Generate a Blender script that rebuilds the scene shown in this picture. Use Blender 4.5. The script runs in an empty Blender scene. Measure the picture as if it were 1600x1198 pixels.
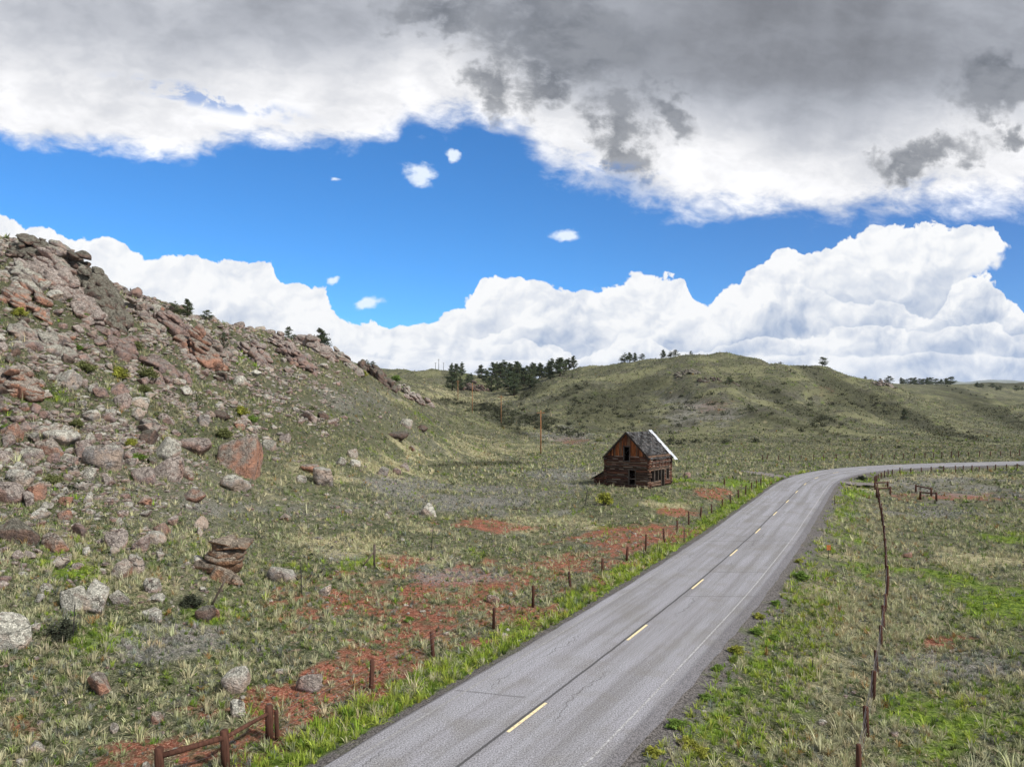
import bpy, bmesh, math, random
import numpy as np
from mathutils import Vector, Matrix, Euler
R = math.radians
random.seed(7)
rng = np.random.default_rng(11)
scene = bpy.context.scene
COL = scene.collection

# ------------------------------------------------------------------ camera, sky, sun, exposure
FPX, CX, HY, CAMH = 1120.0, 800.0, 640.0, 11.7        # focal length, centre column, horizon row (1600 px wide photo), camera height
cam_d = bpy.data.cameras.new('camera')
cam_d.sensor_width = 36.0
cam_d.lens = 36.0 * FPX / 1600.0
cam_d.shift_y = (HY - 599.0) / 1600.0
cam_d.clip_start = 0.2
cam_d.clip_end = 60000
cam = bpy.data.objects.new('camera', cam_d)
cam.location = (0, 0, CAMH)
cam.rotation_euler = (R(90), 0, 0)
COL.objects.link(cam)
scene.camera = cam
scene.view_settings.view_transform = 'Standard'
scene.view_settings.look = 'None'
scene.view_settings.gamma = 1.0
scene.view_settings.use_curve_mapping = False
scene.view_settings.exposure = 0.16
scene.cycles.max_bounces = 5
scene.cycles.diffuse_bounces = 3
scene.cycles.transparent_max_bounces = 4

SUN_EL, SUN_AZ = R(41), R(122)                         # azimuth clockwise from +Y: behind the camera on its right
sun_d = bpy.data.lights.new('sun', 'SUN')
sun_d.energy = 4.8
sun_d.angle = R(3)
sun_d.color = (1.0, 0.965, 0.92)
sun = bpy.data.objects.new('sun', sun_d)
sv = Vector((math.sin(SUN_AZ) * math.cos(SUN_EL), math.cos(SUN_AZ) * math.cos(SUN_EL), math.sin(SUN_EL)))
sun.rotation_euler = sv.to_track_quat('Z', 'Y').to_euler()
sun.location = (40, -40, 120)
COL.objects.link(sun)


class NT:
    """small helper that writes node trees"""
    def __init__(s, tree):
        s.t = tree
    def n(s, typ, **kw):
        nd = s.t.nodes.new(typ)
        for k, v in kw.items():
            setattr(nd, k, v)
        return nd
    def set(s, sock, v):
        if hasattr(v, 'is_linked'):
            s.t.links.new(v, sock)
        else:
            if isinstance(v, (tuple, list)) and len(v) == 3 and sock.type == 'RGBA':
                v = (*v, 1.0)
            sock.default_value = v
    def m(s, op, a, b=0.0, c=None, clamp=False):
        nd = s.n('ShaderNodeMath', operation=op, use_clamp=clamp)
        s.set(nd.inputs[0], a); s.set(nd.inputs[1], b)
        if c is not None:
            s.set(nd.inputs[2], c)
        return nd.outputs[0]
    def add(s, a, b): return s.m('ADD', a, b)
    def sub(s, a, b): return s.m('SUBTRACT', a, b)
    def mul(s, a, b): return s.m('MULTIPLY', a, b)
    def mad(s, a, b, c): return s.m('MULTIPLY_ADD', a, b, c)
    def ss(s, x, lo, hi, o0=0.0, o1=1.0):
        nd = s.n('ShaderNodeMapRange', interpolation_type='SMOOTHSTEP')
        s.set(nd.inputs[0], x)
        for i, v in zip((1, 2, 3, 4), (lo, hi, o0, o1)):
            s.set(nd.inputs[i], v)
        return nd.outputs[0]
    def lin(s, x, lo, hi, o0=0.0, o1=1.0):
        nd = s.n('ShaderNodeMapRange')
        s.set(nd.inputs[0], x)
        for i, v in zip((1, 2, 3, 4), (lo, hi, o0, o1)):
            s.set(nd.inputs[i], v)
        return nd.outputs[0]
    def mix(s, f, a, b, blend='MIX'):
        nd = s.n('ShaderNodeMix', data_type='RGBA', blend_type=blend)
        s.set(nd.inputs[0], f); s.set(nd.inputs[6], a); s.set(nd.inputs[7], b)
        return nd.outputs[2]
    def noise(s, vec, scale, detail=4.0, rough=0.55, dist=0.0, dim='3D', color=False):
        nd = s.n('ShaderNodeTexNoise', noise_dimensions=dim)
        s.set(nd.inputs['Vector'], vec)
        s.set(nd.inputs['Scale'], scale); s.set(nd.inputs['Detail'], detail)
        s.set(nd.inputs['Roughness'], rough); s.set(nd.inputs['Distortion'], dist)
        return nd.outputs[1 if color else 0]
    def voro(s, vec, scale, detail=0.0, rough=0.5, feature='F1', dim='3D', out=0, rand=1.0):
        nd = s.n('ShaderNodeTexVoronoi', voronoi_dimensions=dim, feature=feature)
        s.set(nd.inputs['Vector'], vec); s.set(nd.inputs['Scale'], scale)
        if 'Detail' in nd.inputs: s.set(nd.inputs['Detail'], detail)
        if 'Roughness' in nd.inputs: s.set(nd.inputs['Roughness'], rough)
        s.set(nd.inputs['Randomness'], rand)
        return nd.outputs[out]
    def vm(s, op, a, b=(0, 0, 0)):
        nd = s.n('ShaderNodeVectorMath', operation=op)
        s.set(nd.inputs[0], a); s.set(nd.inputs[1], b)
        return nd.outputs[0]
    def scale(s, a, f):
        nd = s.n('ShaderNodeVectorMath', operation='SCALE')
        s.set(nd.inputs[0], a); s.set(nd.inputs['Scale'], f)
        return nd.outputs[0]
    def xyz(s, x, y, z=0.0):
        nd = s.n('ShaderNodeCombineXYZ')
        for i, v in enumerate((x, y, z)):
            s.set(nd.inputs[i], v)
        return nd.outputs[0]
    def sep(s, v):
        nd = s.n('ShaderNodeSeparateXYZ'); s.set(nd.inputs[0], v)
        return nd.outputs
    def curve(s, x, lo, hi, pts, vlo, vhi):
        """x in lo..hi through a curve of (x, y) points, y in vlo..vhi"""
        nd = s.n('ShaderNodeFloatCurve')
        c = nd.mapping.curves[0]
        q = [((a - lo) / (hi - lo), (b - vlo) / (vhi - vlo)) for a, b in pts]
        while len(c.points) < len(q):
            c.points.new(0.5, 0.5)
        for p, (a, b) in zip(c.points, q):
            p.location = (a, b); p.handle_type = 'AUTO_CLAMPED'
        nd.mapping.update()
        s.set(nd.inputs[1], s.m('DIVIDE', s.sub(x, lo), hi - lo, clamp=True))
        return s.mad(nd.outputs[0], vhi - vlo, vlo)


world = bpy.data.worlds.new('World')
scene.world = world
world.use_nodes = True
world.cycles.sampling_method = 'MANUAL'
world.cycles.sample_map_resolution = 512
wt = world.node_tree
wt.nodes.clear()
N = NT(wt)
sky = N.n('ShaderNodeTexSky', sky_type='NISHITA', sun_disc=False, sun_elevation=SUN_EL, sun_rotation=SUN_AZ,
          altitude=2800, air_density=1.0, dust_density=0.3, ozone_density=3.0)
tc = N.n('ShaderNodeTexCoord')
dx, dy, dz = N.sep(tc.outputs['Generated'])
# bearing and slope of the view ray: where on the sky a cloud stands (fixed compass directions)
dyc = N.m('MAXIMUM', N.m('ABSOLUTE', dy), 0.12)
px = N.mad(N.m('DIVIDE', dx, dyc), FPX, CX)
py = N.sub(HY, N.mul(N.m('DIVIDE', dz, dyc), FPX))
P = N.xyz(N.mul(px, 0.01), N.mul(py, 0.01), 0.0)
warp = N.vm('SUBTRACT', N.noise(P, 0.9, 4, 0.55, color=True), (0.5, 0.5, 0.5))
PW = N.vm('ADD', P, N.scale(warp, 0.8))

def puff(vec):
    """rounded cauliflower relief, about 0..1"""
    a = N.voro(vec, 1.55, 4.0, 0.55, dim='2D', feature='F1')
    b = N.noise(vec, 1.1, 6, 0.55)
    return N.add(N.mul(N.sub(0.8, a), 0.50), N.mul(N.mad(b, 1.25, -0.12), 0.62))

# -- blue of the open sky
blue = N.mix(1.0, sky.outputs[0], (0.047, 0.122, 0.172), 'MULTIPLY')
blue = N.mix(N.ss(px, 650, 1600, 0.0, 1.0), blue, N.mix(1.0, blue, (0.95, 0.72, 0.74), 'MULTIPLY'))
blue = N.mix(N.ss(py, 500, 640, 0.0, 0.45), blue, (0.50, 0.74, 0.90))

# -- cumulus banks above the horizon, one behind the other
def blob(cx, cy, rx, ry, rot=0.0, vec=None):
    mp = N.n('ShaderNodeMapping', vector_type='TEXTURE')
    N.set(mp.inputs['Vector'], vec if vec is not None else P)
    mp.inputs['Location'].default_value = (cx * .01, cy * .01, 0)
    mp.inputs['Rotation'].default_value = (0, 0, R(rot))
    mp.inputs['Scale'].default_value = (rx * .01, ry * .01, 1)
    g = N.n('ShaderNodeTexGradient', gradient_type='SPHERICAL')
    wt.links.new(mp.outputs[0], g.inputs[0])
    return g.outputs[1]
relief = puff(PW)
lit = N.sub(puff(N.vm('ADD', PW, (-0.07, -0.12, 0))), relief)
lit2 = N.sub(N.noise(N.vm('ADD', PW, (-0.16, -0.24, 0)), 1.3, 3, 0.5), N.noise(PW, 1.3, 3, 0.5))
big = N.noise(N.vm('MULTIPLY', PW, (0.75, 1.3, 1)), 0.85, 4, 0.55)
BANKS = [
 ([(0,322),(60,332),(110,350),(180,352),(215,378),(330,384),(422,388),(436,420),(490,430),(540,476),(600,486),(655,488),(700,470),(738,452),(752,418),(800,412),(850,424),(905,438),(950,430),(1000,418),(1062,410),(1078,448),(1098,458),(1120,436),(1150,420),(1200,382),(1232,364),(1282,372),(1318,350),(1400,334),(1500,328),(1545,342),(1600,380)], 96, 1.0, 170, 0.62),
 ([(0,430),(120,440),(260,455),(360,440),(440,470),(520,500),(620,508),(700,498),(780,492),(860,452),(900,446),(960,470),(1040,476),(1110,476),(1180,450),(1240,430),(1300,436),(1360,432),(1400,438),(1430,458),(1452,466),(1466,462),(1480,440),(1500,422),(1526,414),(1552,424),(1572,452),(1600,470)], 84, 1.0, 90, 0.75),
 ([(0,505),(200,490),(400,500),(470,520),(560,530),(680,524),(760,528),(850,520),(920,534),(1000,520),(1080,530),(1160,504),(1260,510),(1340,494),(1440,504),(1530,486),(1600,510)], 64, 1.0, 60, 0.80),
 ([(0,560),(400,556),(600,548),(720,556),(800,550),(900,566),(1000,556),(1120,548),(1240,540),(1340,550),(1450,536),(1600,548)], 30, 0.9, 34, 0.75)]
gapc = N.curve(px, 1300, 1600, [(1300,1000),(1400,900),(1440,640),(1470,540),(1500,480),(1540,446),(1575,414),(1600,390)], 300, 1000)
def bank(k, under):
    pts, amp, op, dep, dark = BANKS[k]
    b = N.curve(px, 0, 1600, pts, 300, 600)
    d = N.sub(py, b) if k == 0 else N.sub(N.sub(py, b), N.mul(N.sub(N.noise(N.vm('ADD', P, (k * 7.3, k * 3.1, 0)), 0.8, 3, 0.55), 0.5), 85.0 if k < 3 else 50.0))
    e = N.add(N.add(d, N.mul(N.m('MAXIMUM', N.sub(d, 10), 0.0), 1.5)), N.mul(N.sub(relief, 0.62), amp))
    mk = N.ss(e, -3.0, 6.0, 0.0, op)
    if k == 0:
        mk = N.mul(mk, N.ss(N.add(N.sub(gapc, py), N.mul(N.sub(relief, 0.62), 60.0)), -5.0, 14.0))
    sh = N.mul(N.mul(N.ss(d, 6, dep), N.ss(N.add(big, N.mul(N.sub(relief, .6), -.15)), 0.36, 0.60, 0.25, 1.0)), dark)
    sh = N.add(sh, N.add(N.mul(lit, -1.2 if k else -0.9), N.mul(lit2, -1.0)))
    sh = N.mul(sh, N.ss(px, 200, 900, 0.75, 1.0))
    colr = N.mix(N.m('MINIMUM', N.m('MAXIMUM', sh, 0.0), 1.0), (0.90, 0.905, 0.91), (0.31, 0.40, 0.57))
    return N.mix(mk, under, colr)
# -- high grey sheet
HIGH = [(0,214),(70,232),(140,232),(210,238),(270,248),(330,236),(400,222),(480,228),(560,226),(615,214),(640,196),(700,196),(760,208),(815,232),(870,282),(960,312),(1080,346),(1200,352),(1330,350),(1440,338),(1600,330)]
highb = N.curve(px, 0, 1600, HIGH, 150, 400)
fine = N.noise(N.vm('MULTIPLY', N.vm('ADD', P, N.xyz(N.mul(py, 0.006), N.mul(px, -0.0025), 0)), (0.75, 1.4, 1)), 2.0, 9, 0.62, 0.25)
soft = N.noise(N.vm('MULTIPLY', P, (0.7, 1.2, 1)), 0.8, 5, 0.5, 0.4)
e2 = N.add(N.sub(highb, py), N.mul(N.sub(N.add(N.mul(fine, .65), N.mul(soft, .35)), 0.5), N.ss(px, 500, 900, 105.0, 185.0)))
m2 = N.ss(e2, -10.0, N.ss(px, 500, 900, 26.0, 58.0))
wisp = N.m('MAXIMUM', blob(330, 155, 220, 26, 12), N.mul(blob(960, 268, 170, 40, 18), 0.7))
m2 = N.mul(m2, N.ss(N.mul(wisp, N.ss(fine, 0.40, 0.62)), 0.08, 0.75, 1.0, 0.35))
GREY = [(0,0.56),(200,0.48),(450,0.39),(620,0.40),(800,0.40),(1000,0.34),(1300,0.34),(1450,0.38),(1600,0.38)]
greyv = N.curve(px, 0, 1600, GREY, 0.0, 1.0)
up = N.add(N.sub(highb, py), N.mul(N.sub(soft, 0.5), 150.0))
up = N.sub(up, N.ss(px, 800, 1120, 0.0, 45.0))
t_up = N.ss(up, 45, 205)
val = N.add(N.mul(N.sub(1.0, t_up), 0.84), N.mul(t_up, greyv))
val = N.mul(val, N.ss(fine, 0.32, 0.66, 0.90, 1.06))
val = N.mul(val, N.mad(N.sub(soft, 0.5), 1.0, 1.04))
# darker scud and the rain shaft
PB = N.vm('ADD', P, N.scale(N.vm('SUBTRACT', N.noise(P, 1.6, 5, 0.6, color=True), (0.5, 0.5, 0.5)), 1.5))
dk = blob(880, 55, 240, 120, 10, PB)
for b in ((770, 135, 70, 60, 30), (965, 190, 95, 55, 50), (1045, 172, 95, 40, 40), (1560, 135, 120, 55, -10),
          (1450, 240, 165, 46, -14), (1420, 255, 120, 40, -10), (1590, 205, 40, 30, 0), (980, 235, 90, 50, 40), (690, 20, 130, 50, 0), (860, 120, 120, 60, -20)):
    dk = N.m('MAXIMUM', dk, blob(*b, PB))
dkm = N.mul(N.ss(N.add(dk, N.add(N.mul(N.sub(fine, 0.5), 1.9), N.mul(N.sub(soft, 0.5), 0.7))), 0.10, 0.80), N.ss(dk, 0.0, 0.18))
fall = N.noise(N.vm('MULTIPLY', N.vm('ADD', P, N.xyz(N.mul(py, 0.0022), 0, 0)), (1.5, 0.22, 1)), 1.4, 4, 0.5)
rain = N.m('MAXIMUM', N.ss(blob(1290, 60, 380, 190, 0), 0.0, 0.7), N.mul(N.ss(blob(1290, 170, 210, 170, 0), 0.0, 0.75), 0.9))
rain = N.mul(rain, N.ss(N.add(N.mul(fall, .7), N.mul(soft, .3)), 0.25, 0.70, 0.70, 1.0))
val = N.mul(val, N.sub(1.0, N.mul(rain, 0.36)))
hi_col = N.mix(1.0, N.mix(N.ss(val, 0.3, 0.9), (0.93, 0.98, 1.10), (1.0, 1.0, 1.02)), N.xyz(val, val, val), 'MULTIPLY')
hi_col = N.mix(N.mul(dkm, 0.84), hi_col, N.mix(N.ss(N.add(N.mul(soft, .5), N.mul(fine, .5)), 0.40, 0.60), (0.11, 0.125, 0.150), (0.23, 0.245, 0.275)))

# -- small loose puffs in the blue
sm = blob(655, 272, 46, 28, 25, N.vm('ADD', P, N.scale(N.vm('SUBTRACT', PB, P), 0.3)))
for b in ((885, 364, 34, 15, 0), (711, 246, 20, 14, 30), (525, 283, 14, 8, 0), (517, 441, 14, 10, 0), (578, 472, 40, 18, -20)):
    sm = N.m('MAXIMUM', sm, blob(*b, N.vm('ADD', P, N.scale(N.vm('SUBTRACT', PB, P), 0.25))))
m3 = N.mul(N.ss(N.add(sm, N.mul(N.sub(fine, 0.5), 1.6)), 0.25, 0.75), N.ss(sm, 0.02, 0.15))

c = N.mix(N.mul(m3, 0.85), blue, (0.85, 0.92, 1.0))
c = N.mix(m2, c, hi_col)
for k in range(4):
    c = bank(k, c)
bg = N.n('ShaderNodeBackground'); N.set(bg.inputs[0], c); bg.inputs[1].default_value = 1.0
out = N.n('ShaderNodeOutputWorld'); wt.links.new(bg.outputs[0], out.inputs[0])

# ------------------------------------------------------------------ noise
def _hash(ix, iy, seed):
    h = (ix.astype(np.int64) * 374761393 + iy.astype(np.int64) * 668265263 + seed * 1442695041) & 0xffffffff
    h = ((h ^ (h >> 13)) * 1274126177) & 0xffffffff
    return ((h ^ (h >> 16)) & 0xffff) / 65535.0
def vnoise(x, y, seed=0):
    ix, iy = np.floor(x), np.floor(y)
    fx, fy = x - ix, y - iy
    fx = fx * fx * (3 - 2 * fx); fy = fy * fy * (3 - 2 * fy)
    a, b = _hash(ix, iy, seed), _hash(ix + 1, iy, seed)
    c_, d = _hash(ix, iy + 1, seed), _hash(ix + 1, iy + 1, seed)
    return (a + (b - a) * fx) * (1 - fy) + (c_ + (d - c_) * fx) * fy
def fbm(x, y, oct=4, seed=0, gain=0.5):
    s, a, t = 0, 1.0, 0
    for o in range(oct):
        s = s + a * vnoise(x, y, seed + o * 17); t += a
        x, y, a = x * 2.03 + 13.7, y * 2.03 + 7.1, a * gain
    return s / t - 0.5
def sstep(x, lo, hi):
    t = np.clip((x - lo) / (hi - lo), 0, 1)
    return t * t * (3 - 2 * t)

# ------------------------------------------------------------------ road line (world x, y), read off the photo on the level road plane
RD = [(718,1198),(779,1150),(850,1100),(981,998),(1083,918),(1140,868),(1181,832),(1205,807),(1226,787),(1250,762),(1262,752),(1280,744),(1302,738.3),(1340,733),(1400,728.6),(1500,725),(1600,722.6)]
def flat(px, py, z=0.0):
    Y = (CAMH - z) * FPX / (py - HY)
    return ((px - CX) / FPX * Y, Y)
rp = [np.array(flat(*q)) for q in RD]
d0 = (rp[1] - rp[0]) / np.linalg.norm(rp[1] - rp[0])
d1 = np.array((0.968, 0.25))
rp = [rp[0] - d0 * 90] + rp + [rp[-1] + d1 * 40, rp[-1] + d1 * 120 + np.array((8, -3)), rp[-1] + d1 * 500 + np.array((40, -30))]
def resample(pts, step):
    p = np.array(pts); s = np.r_[0, np.cumsum(np.linalg.norm(np.diff(p, axis=0), axis=1))]
    q = np.arange(0, s[-1], step)
    return np.stack([np.interp(q, s, p[:, 0]), np.interp(q, s, p[:, 1])], 1)
def smooth(p, sig):
    k = np.exp(-0.5 * (np.arange(-3 * sig, 3 * sig + 1) / sig) ** 2); k /= k.sum()
    n = len(k) // 2
    e = np.concatenate([p[0] + (p[:1] - p[1:n + 1])[::-1], p, p[-1] + (p[-1:] - p[-n - 1:-1])[::-1]])
    return np.stack([np.convolve(e[:, i], k, 'valid') for i in (0, 1)], 1)
RL = smooth(resample(rp, 1.0), 4)
RT = np.gradient(RL, axis=0); RT /= np.linalg.norm(RT, axis=1)[:, None]
RN = np.stack([RT[:, 1], -RT[:, 0]], 1)                # to the right of travel
def road_st(x, y):
    """distance along and signed distance right of the centre line"""
    x, y = np.atleast_1d(x), np.atleast_1d(y)
    s, t = np.zeros(x.shape), np.full(x.shape, 999.0)
    sel = np.where((np.hypot(x, y) < 420) & (y > -60))[0]
    K = RL[::3]
    for i in range(0, len(sel), 20000):
        j = sel[i:i + 20000]
        d = (x[j, None] - K[None, :, 0]) ** 2 + (y[j, None] - K[None, :, 1]) ** 2
        k = d.argmin(1) * 3
        ex, ey = x[j] - RL[k, 0], y[j] - RL[k, 1]
        al = ex * RT[k, 0] + ey * RT[k, 1]
        k2 = np.clip(k + np.round(al).astype(int), 0, len(RL) - 1)
        ex, ey = x[j] - RL[k2, 0], y[j] - RL[k2, 1]
        s[j] = k2 + ex * RT[k2, 0] + ey * RT[k2, 1]
        t[j] = ex * RN[k2, 0] + ey * RN[k2, 1]
        far = d.min(1) > 80 ** 2
        t[j[far]] = np.sign(t[j[far]]) * 80
    return s, t

# ------------------------------------------------------------------ terrain: heights through surveyed points (photo column, photo row, distance)
TP = """0:1190,24 1000,31 850,40 720,51 640,59 550,68 450,79 380,88 430,125 500,300
100:1190,24 1000,32 850,42 720,54 640,64 560,74 480,84 405,91 440,128 510,300
-300:1190,24 900,38 640,56 480,70 330,86 360,125 480,300
-900:1100,27 640,60 330,90 360,140
200:1190,24 1000,33 850,44 720,59 640,71 560,83 500,94 470,102 492,160 525,300 560,520
300:1170,25 1000,34 850,46 720,66 640,82 560,98 497,117 520,180 540,300 560,520
400:1145,26 1000,35.5 900,46 800,61 720,78 650,96 600,111 545,125 517,136 535,200 548,300 562,520
480:1110,28 1000,35 900,47 800,64 720,84 650,106 600,125 560,142 533,156 555,220 560,320 568,520
560:1045,32 950,42 860,54 800,68 720,95 660,122 610,148 575,172 562,182 578,250 578,400 571,540 576,700
640:1000,36.5 900,49 830,63 770,84 720,118 680,143 640,170 611,192 624,260 605,350 585,450 572,545 580,700
720:970,39 900,49.5 830,65 770,92 720,150 690,184 660,222 642,246 646,300 620,400 600,470 580,550 584,700
800:930,45 880,54 800,79 745,112 715,178 690,215 670,246 661,275 640,340 615,430 592,520 594,650
880:880,55 800,81 750,108 700,205 672,250 650,292 630,335 600,400 577,470 588,570 590,700
940:764,95 730,130 700,205 670,260 640,315 610,375 580,440 568,490 580,580
1000:764,95 740,117 702,212 670,270 640,320 610,366 585,410 562,455 575,540
1080:740,118 705,205 670,262 640,305 610,345 583,378 570,415 553,458 566,540
1130:720,165 705,200 670,255 640,296 606,338 596,352 598,385 578,405 549,452 562,540 575,700
1200:706,203 680,238 640,286 632,300 636,330 600,365 566,425 574,500
1250:706,200 680,246 655,275 652,305 628,330 584,395 592,440 568,485 578,580
1300:706,198 672,258 640,310 612,362 634,400 603,455 574,512 584,620
1350:708,192 678,250 655,290 633,342 655,385 618,445 590,505 596,640
1400:711,182 690,222 670,270 655,318 666,360 631,420 606,475 609,570 602,720 601,950
1500:712,176 695,216 685,250 676,285 680,330 651,372 655,435 634,520 618,600 604,740 602,1000
1600:712,174 697,214 690,240 686,268 690,330 668,400 650,450 628,560 632,680 614,830 602,1000
1850:705,190 680,300 640,520 604,1000
2300:700,200 660,360 606,1000
3200:690,240 640,520 610,1000"""
cp = []
for line in TP.split('\n'):
    c0, rest = line.split(':')
    for q in rest.split():
        yy, Y = map(float, q.split(','))
        cp.append((float(c0), yy, Y))
    if float(c0) < 640:
        cp.append((float(c0), 600, 1400)); cp.append((float(c0), 615, 4000))
    else:
        cp.append((float(c0), 604, 1700)); cp.append((float(c0), 612, 4000))
cw = []
for (a, b, Y) in cp:
    X = (a - CX) / FPX * Y
    z = CAMH + (HY - b) / FPX * Y
    cw.append((X, Y, z))
for k in range(20, len(RL) - 200, 12):                 # the road and the verge beside it
    for o, z in ((-6.9, 0.0), (0, 0.0), (11, -1.0), (22, -1.05)):
        q = RL[k] + RN[k] * o
        if np.hypot(*q) > 14 and q[1] > -20:
            cw.append((q[0], q[1], z if q[1] < 120 else z * 0.3))
for q in ((30, 24), (45, 30), (60, 60), (75, 60), (60, 90), (80, 90), (90, 130), (110, 120), (140, 120), (100, 60), (20, 12), (40, 5), (30, 40), (45, 70)):
    cw.append((*q, -1.0))
for a in np.linspace(-math.pi, math.pi, 14):
    if abs(a) > 1.1:
        for r in (12, 40, 150, 600, 4000):
            cw.append((r * math.sin(a), r * math.cos(a), 0.0))
for a in (-1.0, -.6, -.2, .2, .6, 1.0):
    for r in (2, 7, 14):
        cw.append((r * math.sin(a), r * math.cos(a), 0.0 if a < .4 else -.5))
cw = np.array(cw)
def qcoord(x, y):
    r = np.maximum(np.hypot(x, y), 0.5)
    return np.arctan2(x, y) * 3.2, np.log(r) * 1.25, r
ca, cl, cr = qcoord(cw[:, 0], cw[:, 1])
cq = cw[:, 2] / cr
def kern(d2):
    return np.where(d2 < 1e-12, 0, 0.5 * d2 * np.log(np.maximum(d2, 1e-12)))
n_ = len(cq)
K = kern((ca[:, None] - ca) ** 2 + (cl[:, None] - cl) ** 2) + np.eye(n_) * 0.004
Pm = np.stack([np.ones(n_), ca, cl], 1)
A = np.block([[K, Pm], [Pm.T, np.zeros((3, 3))]])
wts = np.linalg.solve(A, np.r_[cq, 0, 0, 0])
def tps(x, y):
    a, l, r = qcoord(x, y)
    o = np.zeros(len(x))
    for i in range(0, len(x), 8000):
        j = slice(i, i + 8000)
        o[j] = kern((a[j, None] - ca) ** 2 + (l[j, None] - cl) ** 2) @ wts[:n_] + wts[n_] + wts[n_ + 1] * a[j] + wts[n_ + 2] * l[j]
    return o * r

CAB_TH = R(36); CAB_W, CAB_L = 6.45, 6.9
CABZ = 1.2
_cu = np.array((math.cos(CAB_TH), -math.sin(CAB_TH))); _cv = np.array((math.sin(CAB_TH), math.cos(CAB_TH)))
CABC = np.array((18.27, 95.6)) - _cu * CAB_W / 2 + _cv * CAB_L / 2

# polar sheet, fine where the lens looks
ga = np.r_[np.linspace(-math.pi, -0.95, 70, endpoint=False), np.linspace(-0.95, -0.68, 50, endpoint=False), np.linspace(-0.68, 0.68, 760), np.linspace(0.68, 0.95, 51)[1:], np.linspace(0.95, math.pi, 70)[1:]]
gl = np.log(np.r_[np.geomspace(1.5, 16, 26)[:-1], np.geomspace(16, 720, 600)[:-1], np.geomspace(720, 4500, 45)])
GA, GL = np.meshgrid(ga, gl)
gx = (np.exp(GL) * np.sin(GA)).ravel(); gy = (np.exp(GL) * np.cos(GA)).ravel()
ia = np.arange(0, len(ga), 3); ia = np.unique(np.r_[ia, len(ga) - 1])
il = np.arange(0, len(gl), 3); il = np.unique(np.r_[il, len(gl) - 1])
sx = (np.exp(gl[il])[:, None] * np.sin(ga[ia])[None]).ravel(); sy = (np.exp(gl[il])[:, None] * np.cos(ga[ia])[None]).ravel()
zs = tps(sx, sy).reshape(len(il), len(ia))
za = np.stack([np.interp(ga, ga[ia], row) for row in zs])
gz = np.stack([np.interp(gl, gl[il], za[:, k]) for k in range(len(ga))], 1).ravel()
gs, gt = road_st(gx, gy)
gr = np.hypot(gx, gy)
hill = sstep(gz, 0.6, 9.0)
left = sstep(-(gx - 0.42 * gy + 14) / np.maximum(gr, 1), 0.0, 0.30)     # rocky hillside on the left
relief_ = fbm(gx / 34, gy / 34, 4, 3) * 7.5 * sstep(gr, 60, 300) * hill
gully = np.abs(fbm(gx / 70 + 0.3 * fbm(gx / 30, gy / 30, 3, 8), gy / 150, 3, 21))
relief_ -= (1 - sstep(gully, 0.0, 0.12)) * 4.0 * sstep(gr, 150, 260) * (1 - sstep(gr, 560, 800)) * hill
relief_ += fbm(gx / 9, gy / 9, 4, 5) * (0.5 + 1.5 * hill * left)
relief_ += fbm(gx / 2.2, gy / 2.2, 3, 9) * (0.22 + 0.45 * hill * left)
relief_ += np.maximum(fbm(gx / 4.5, gy / 3.0, 3, 31), 0) * 2.6 * hill * left * sstep(gz, 5, 18)
cabd = np.hypot(gx - CABC[0], gy - CABC[1])
relief_ *= sstep(np.abs(gt), 4.6, 9.0) * sstep(cabd, 5.0, 12)
relief_ -= sstep(gz, 7, 24) * left * 1.75 * sstep(np.abs(gt), 8, 20)
gz = gz + relief_
kc = 1 - sstep(cabd, 5.5, 16)
gz = gz * (1 - kc) + CABZ * kc
kr = 1 - sstep(np.abs(gt), 5.6, 10.5)
shoulder = -0.06 - 0.14 * sstep(gt, 4.0, 4.7) - 0.42 * sstep(gt, 4.4, 7.5) - 0.22 * sstep(-gt, 4.0, 5.6)
gz = gz * (1 - kr) + shoulder * kr
GZ = gz.reshape(len(gl), len(ga))

def height(x, y):
    x, y = np.atleast_1d(np.asarray(x, float)), np.atleast_1d(np.asarray(y, float))
    a = np.arctan2(x, y); l = np.log(np.maximum(np.hypot(x, y), 1.51))
    i = np.clip(np.searchsorted(ga, a) - 1, 0, len(ga) - 2); j = np.clip(np.searchsorted(gl, l) - 1, 0, len(gl) - 2)
    u = np.clip((a - ga[i]) / (ga[i + 1] - ga[i]), 0, 1); v = np.clip((l - gl[j]) / (gl[j + 1] - gl[j]), 0, 1)
    return (GZ[j, i] * (1 - u) + GZ[j, i + 1] * u) * (1 - v) + (GZ[j + 1, i] * (1 - u) + GZ[j + 1, i + 1] * u) * v
def hz(x, y): return float(height(x, y)[0])
_Y = np.geomspace(14, 1500, 1400)
def spot(px, py, ymin=0.0):
    """first ground point met along the sight line of a photo pixel -> x, y, z"""
    X = (px - CX) / FPX * _Y
    z = CAMH + (HY - py) / FPX * _Y
    k = np.where((height(X, _Y) >= z) & (_Y >= ymin))[0]
    if len(k) == 0:
        d = height(X, _Y) - z; d[_Y < max(ymin, 30)] = -1e9
        i = int((d / _Y).argmax())
    else:
        i = int(k[0])
    return float(X[i]), float(_Y[i]), hz(X[i], _Y[i])
def to_px(x, y, z):
    y = np.maximum(y, 1.0)
    return CX + x / y * FPX, HY - (z - CAMH) / y * FPX

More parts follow.
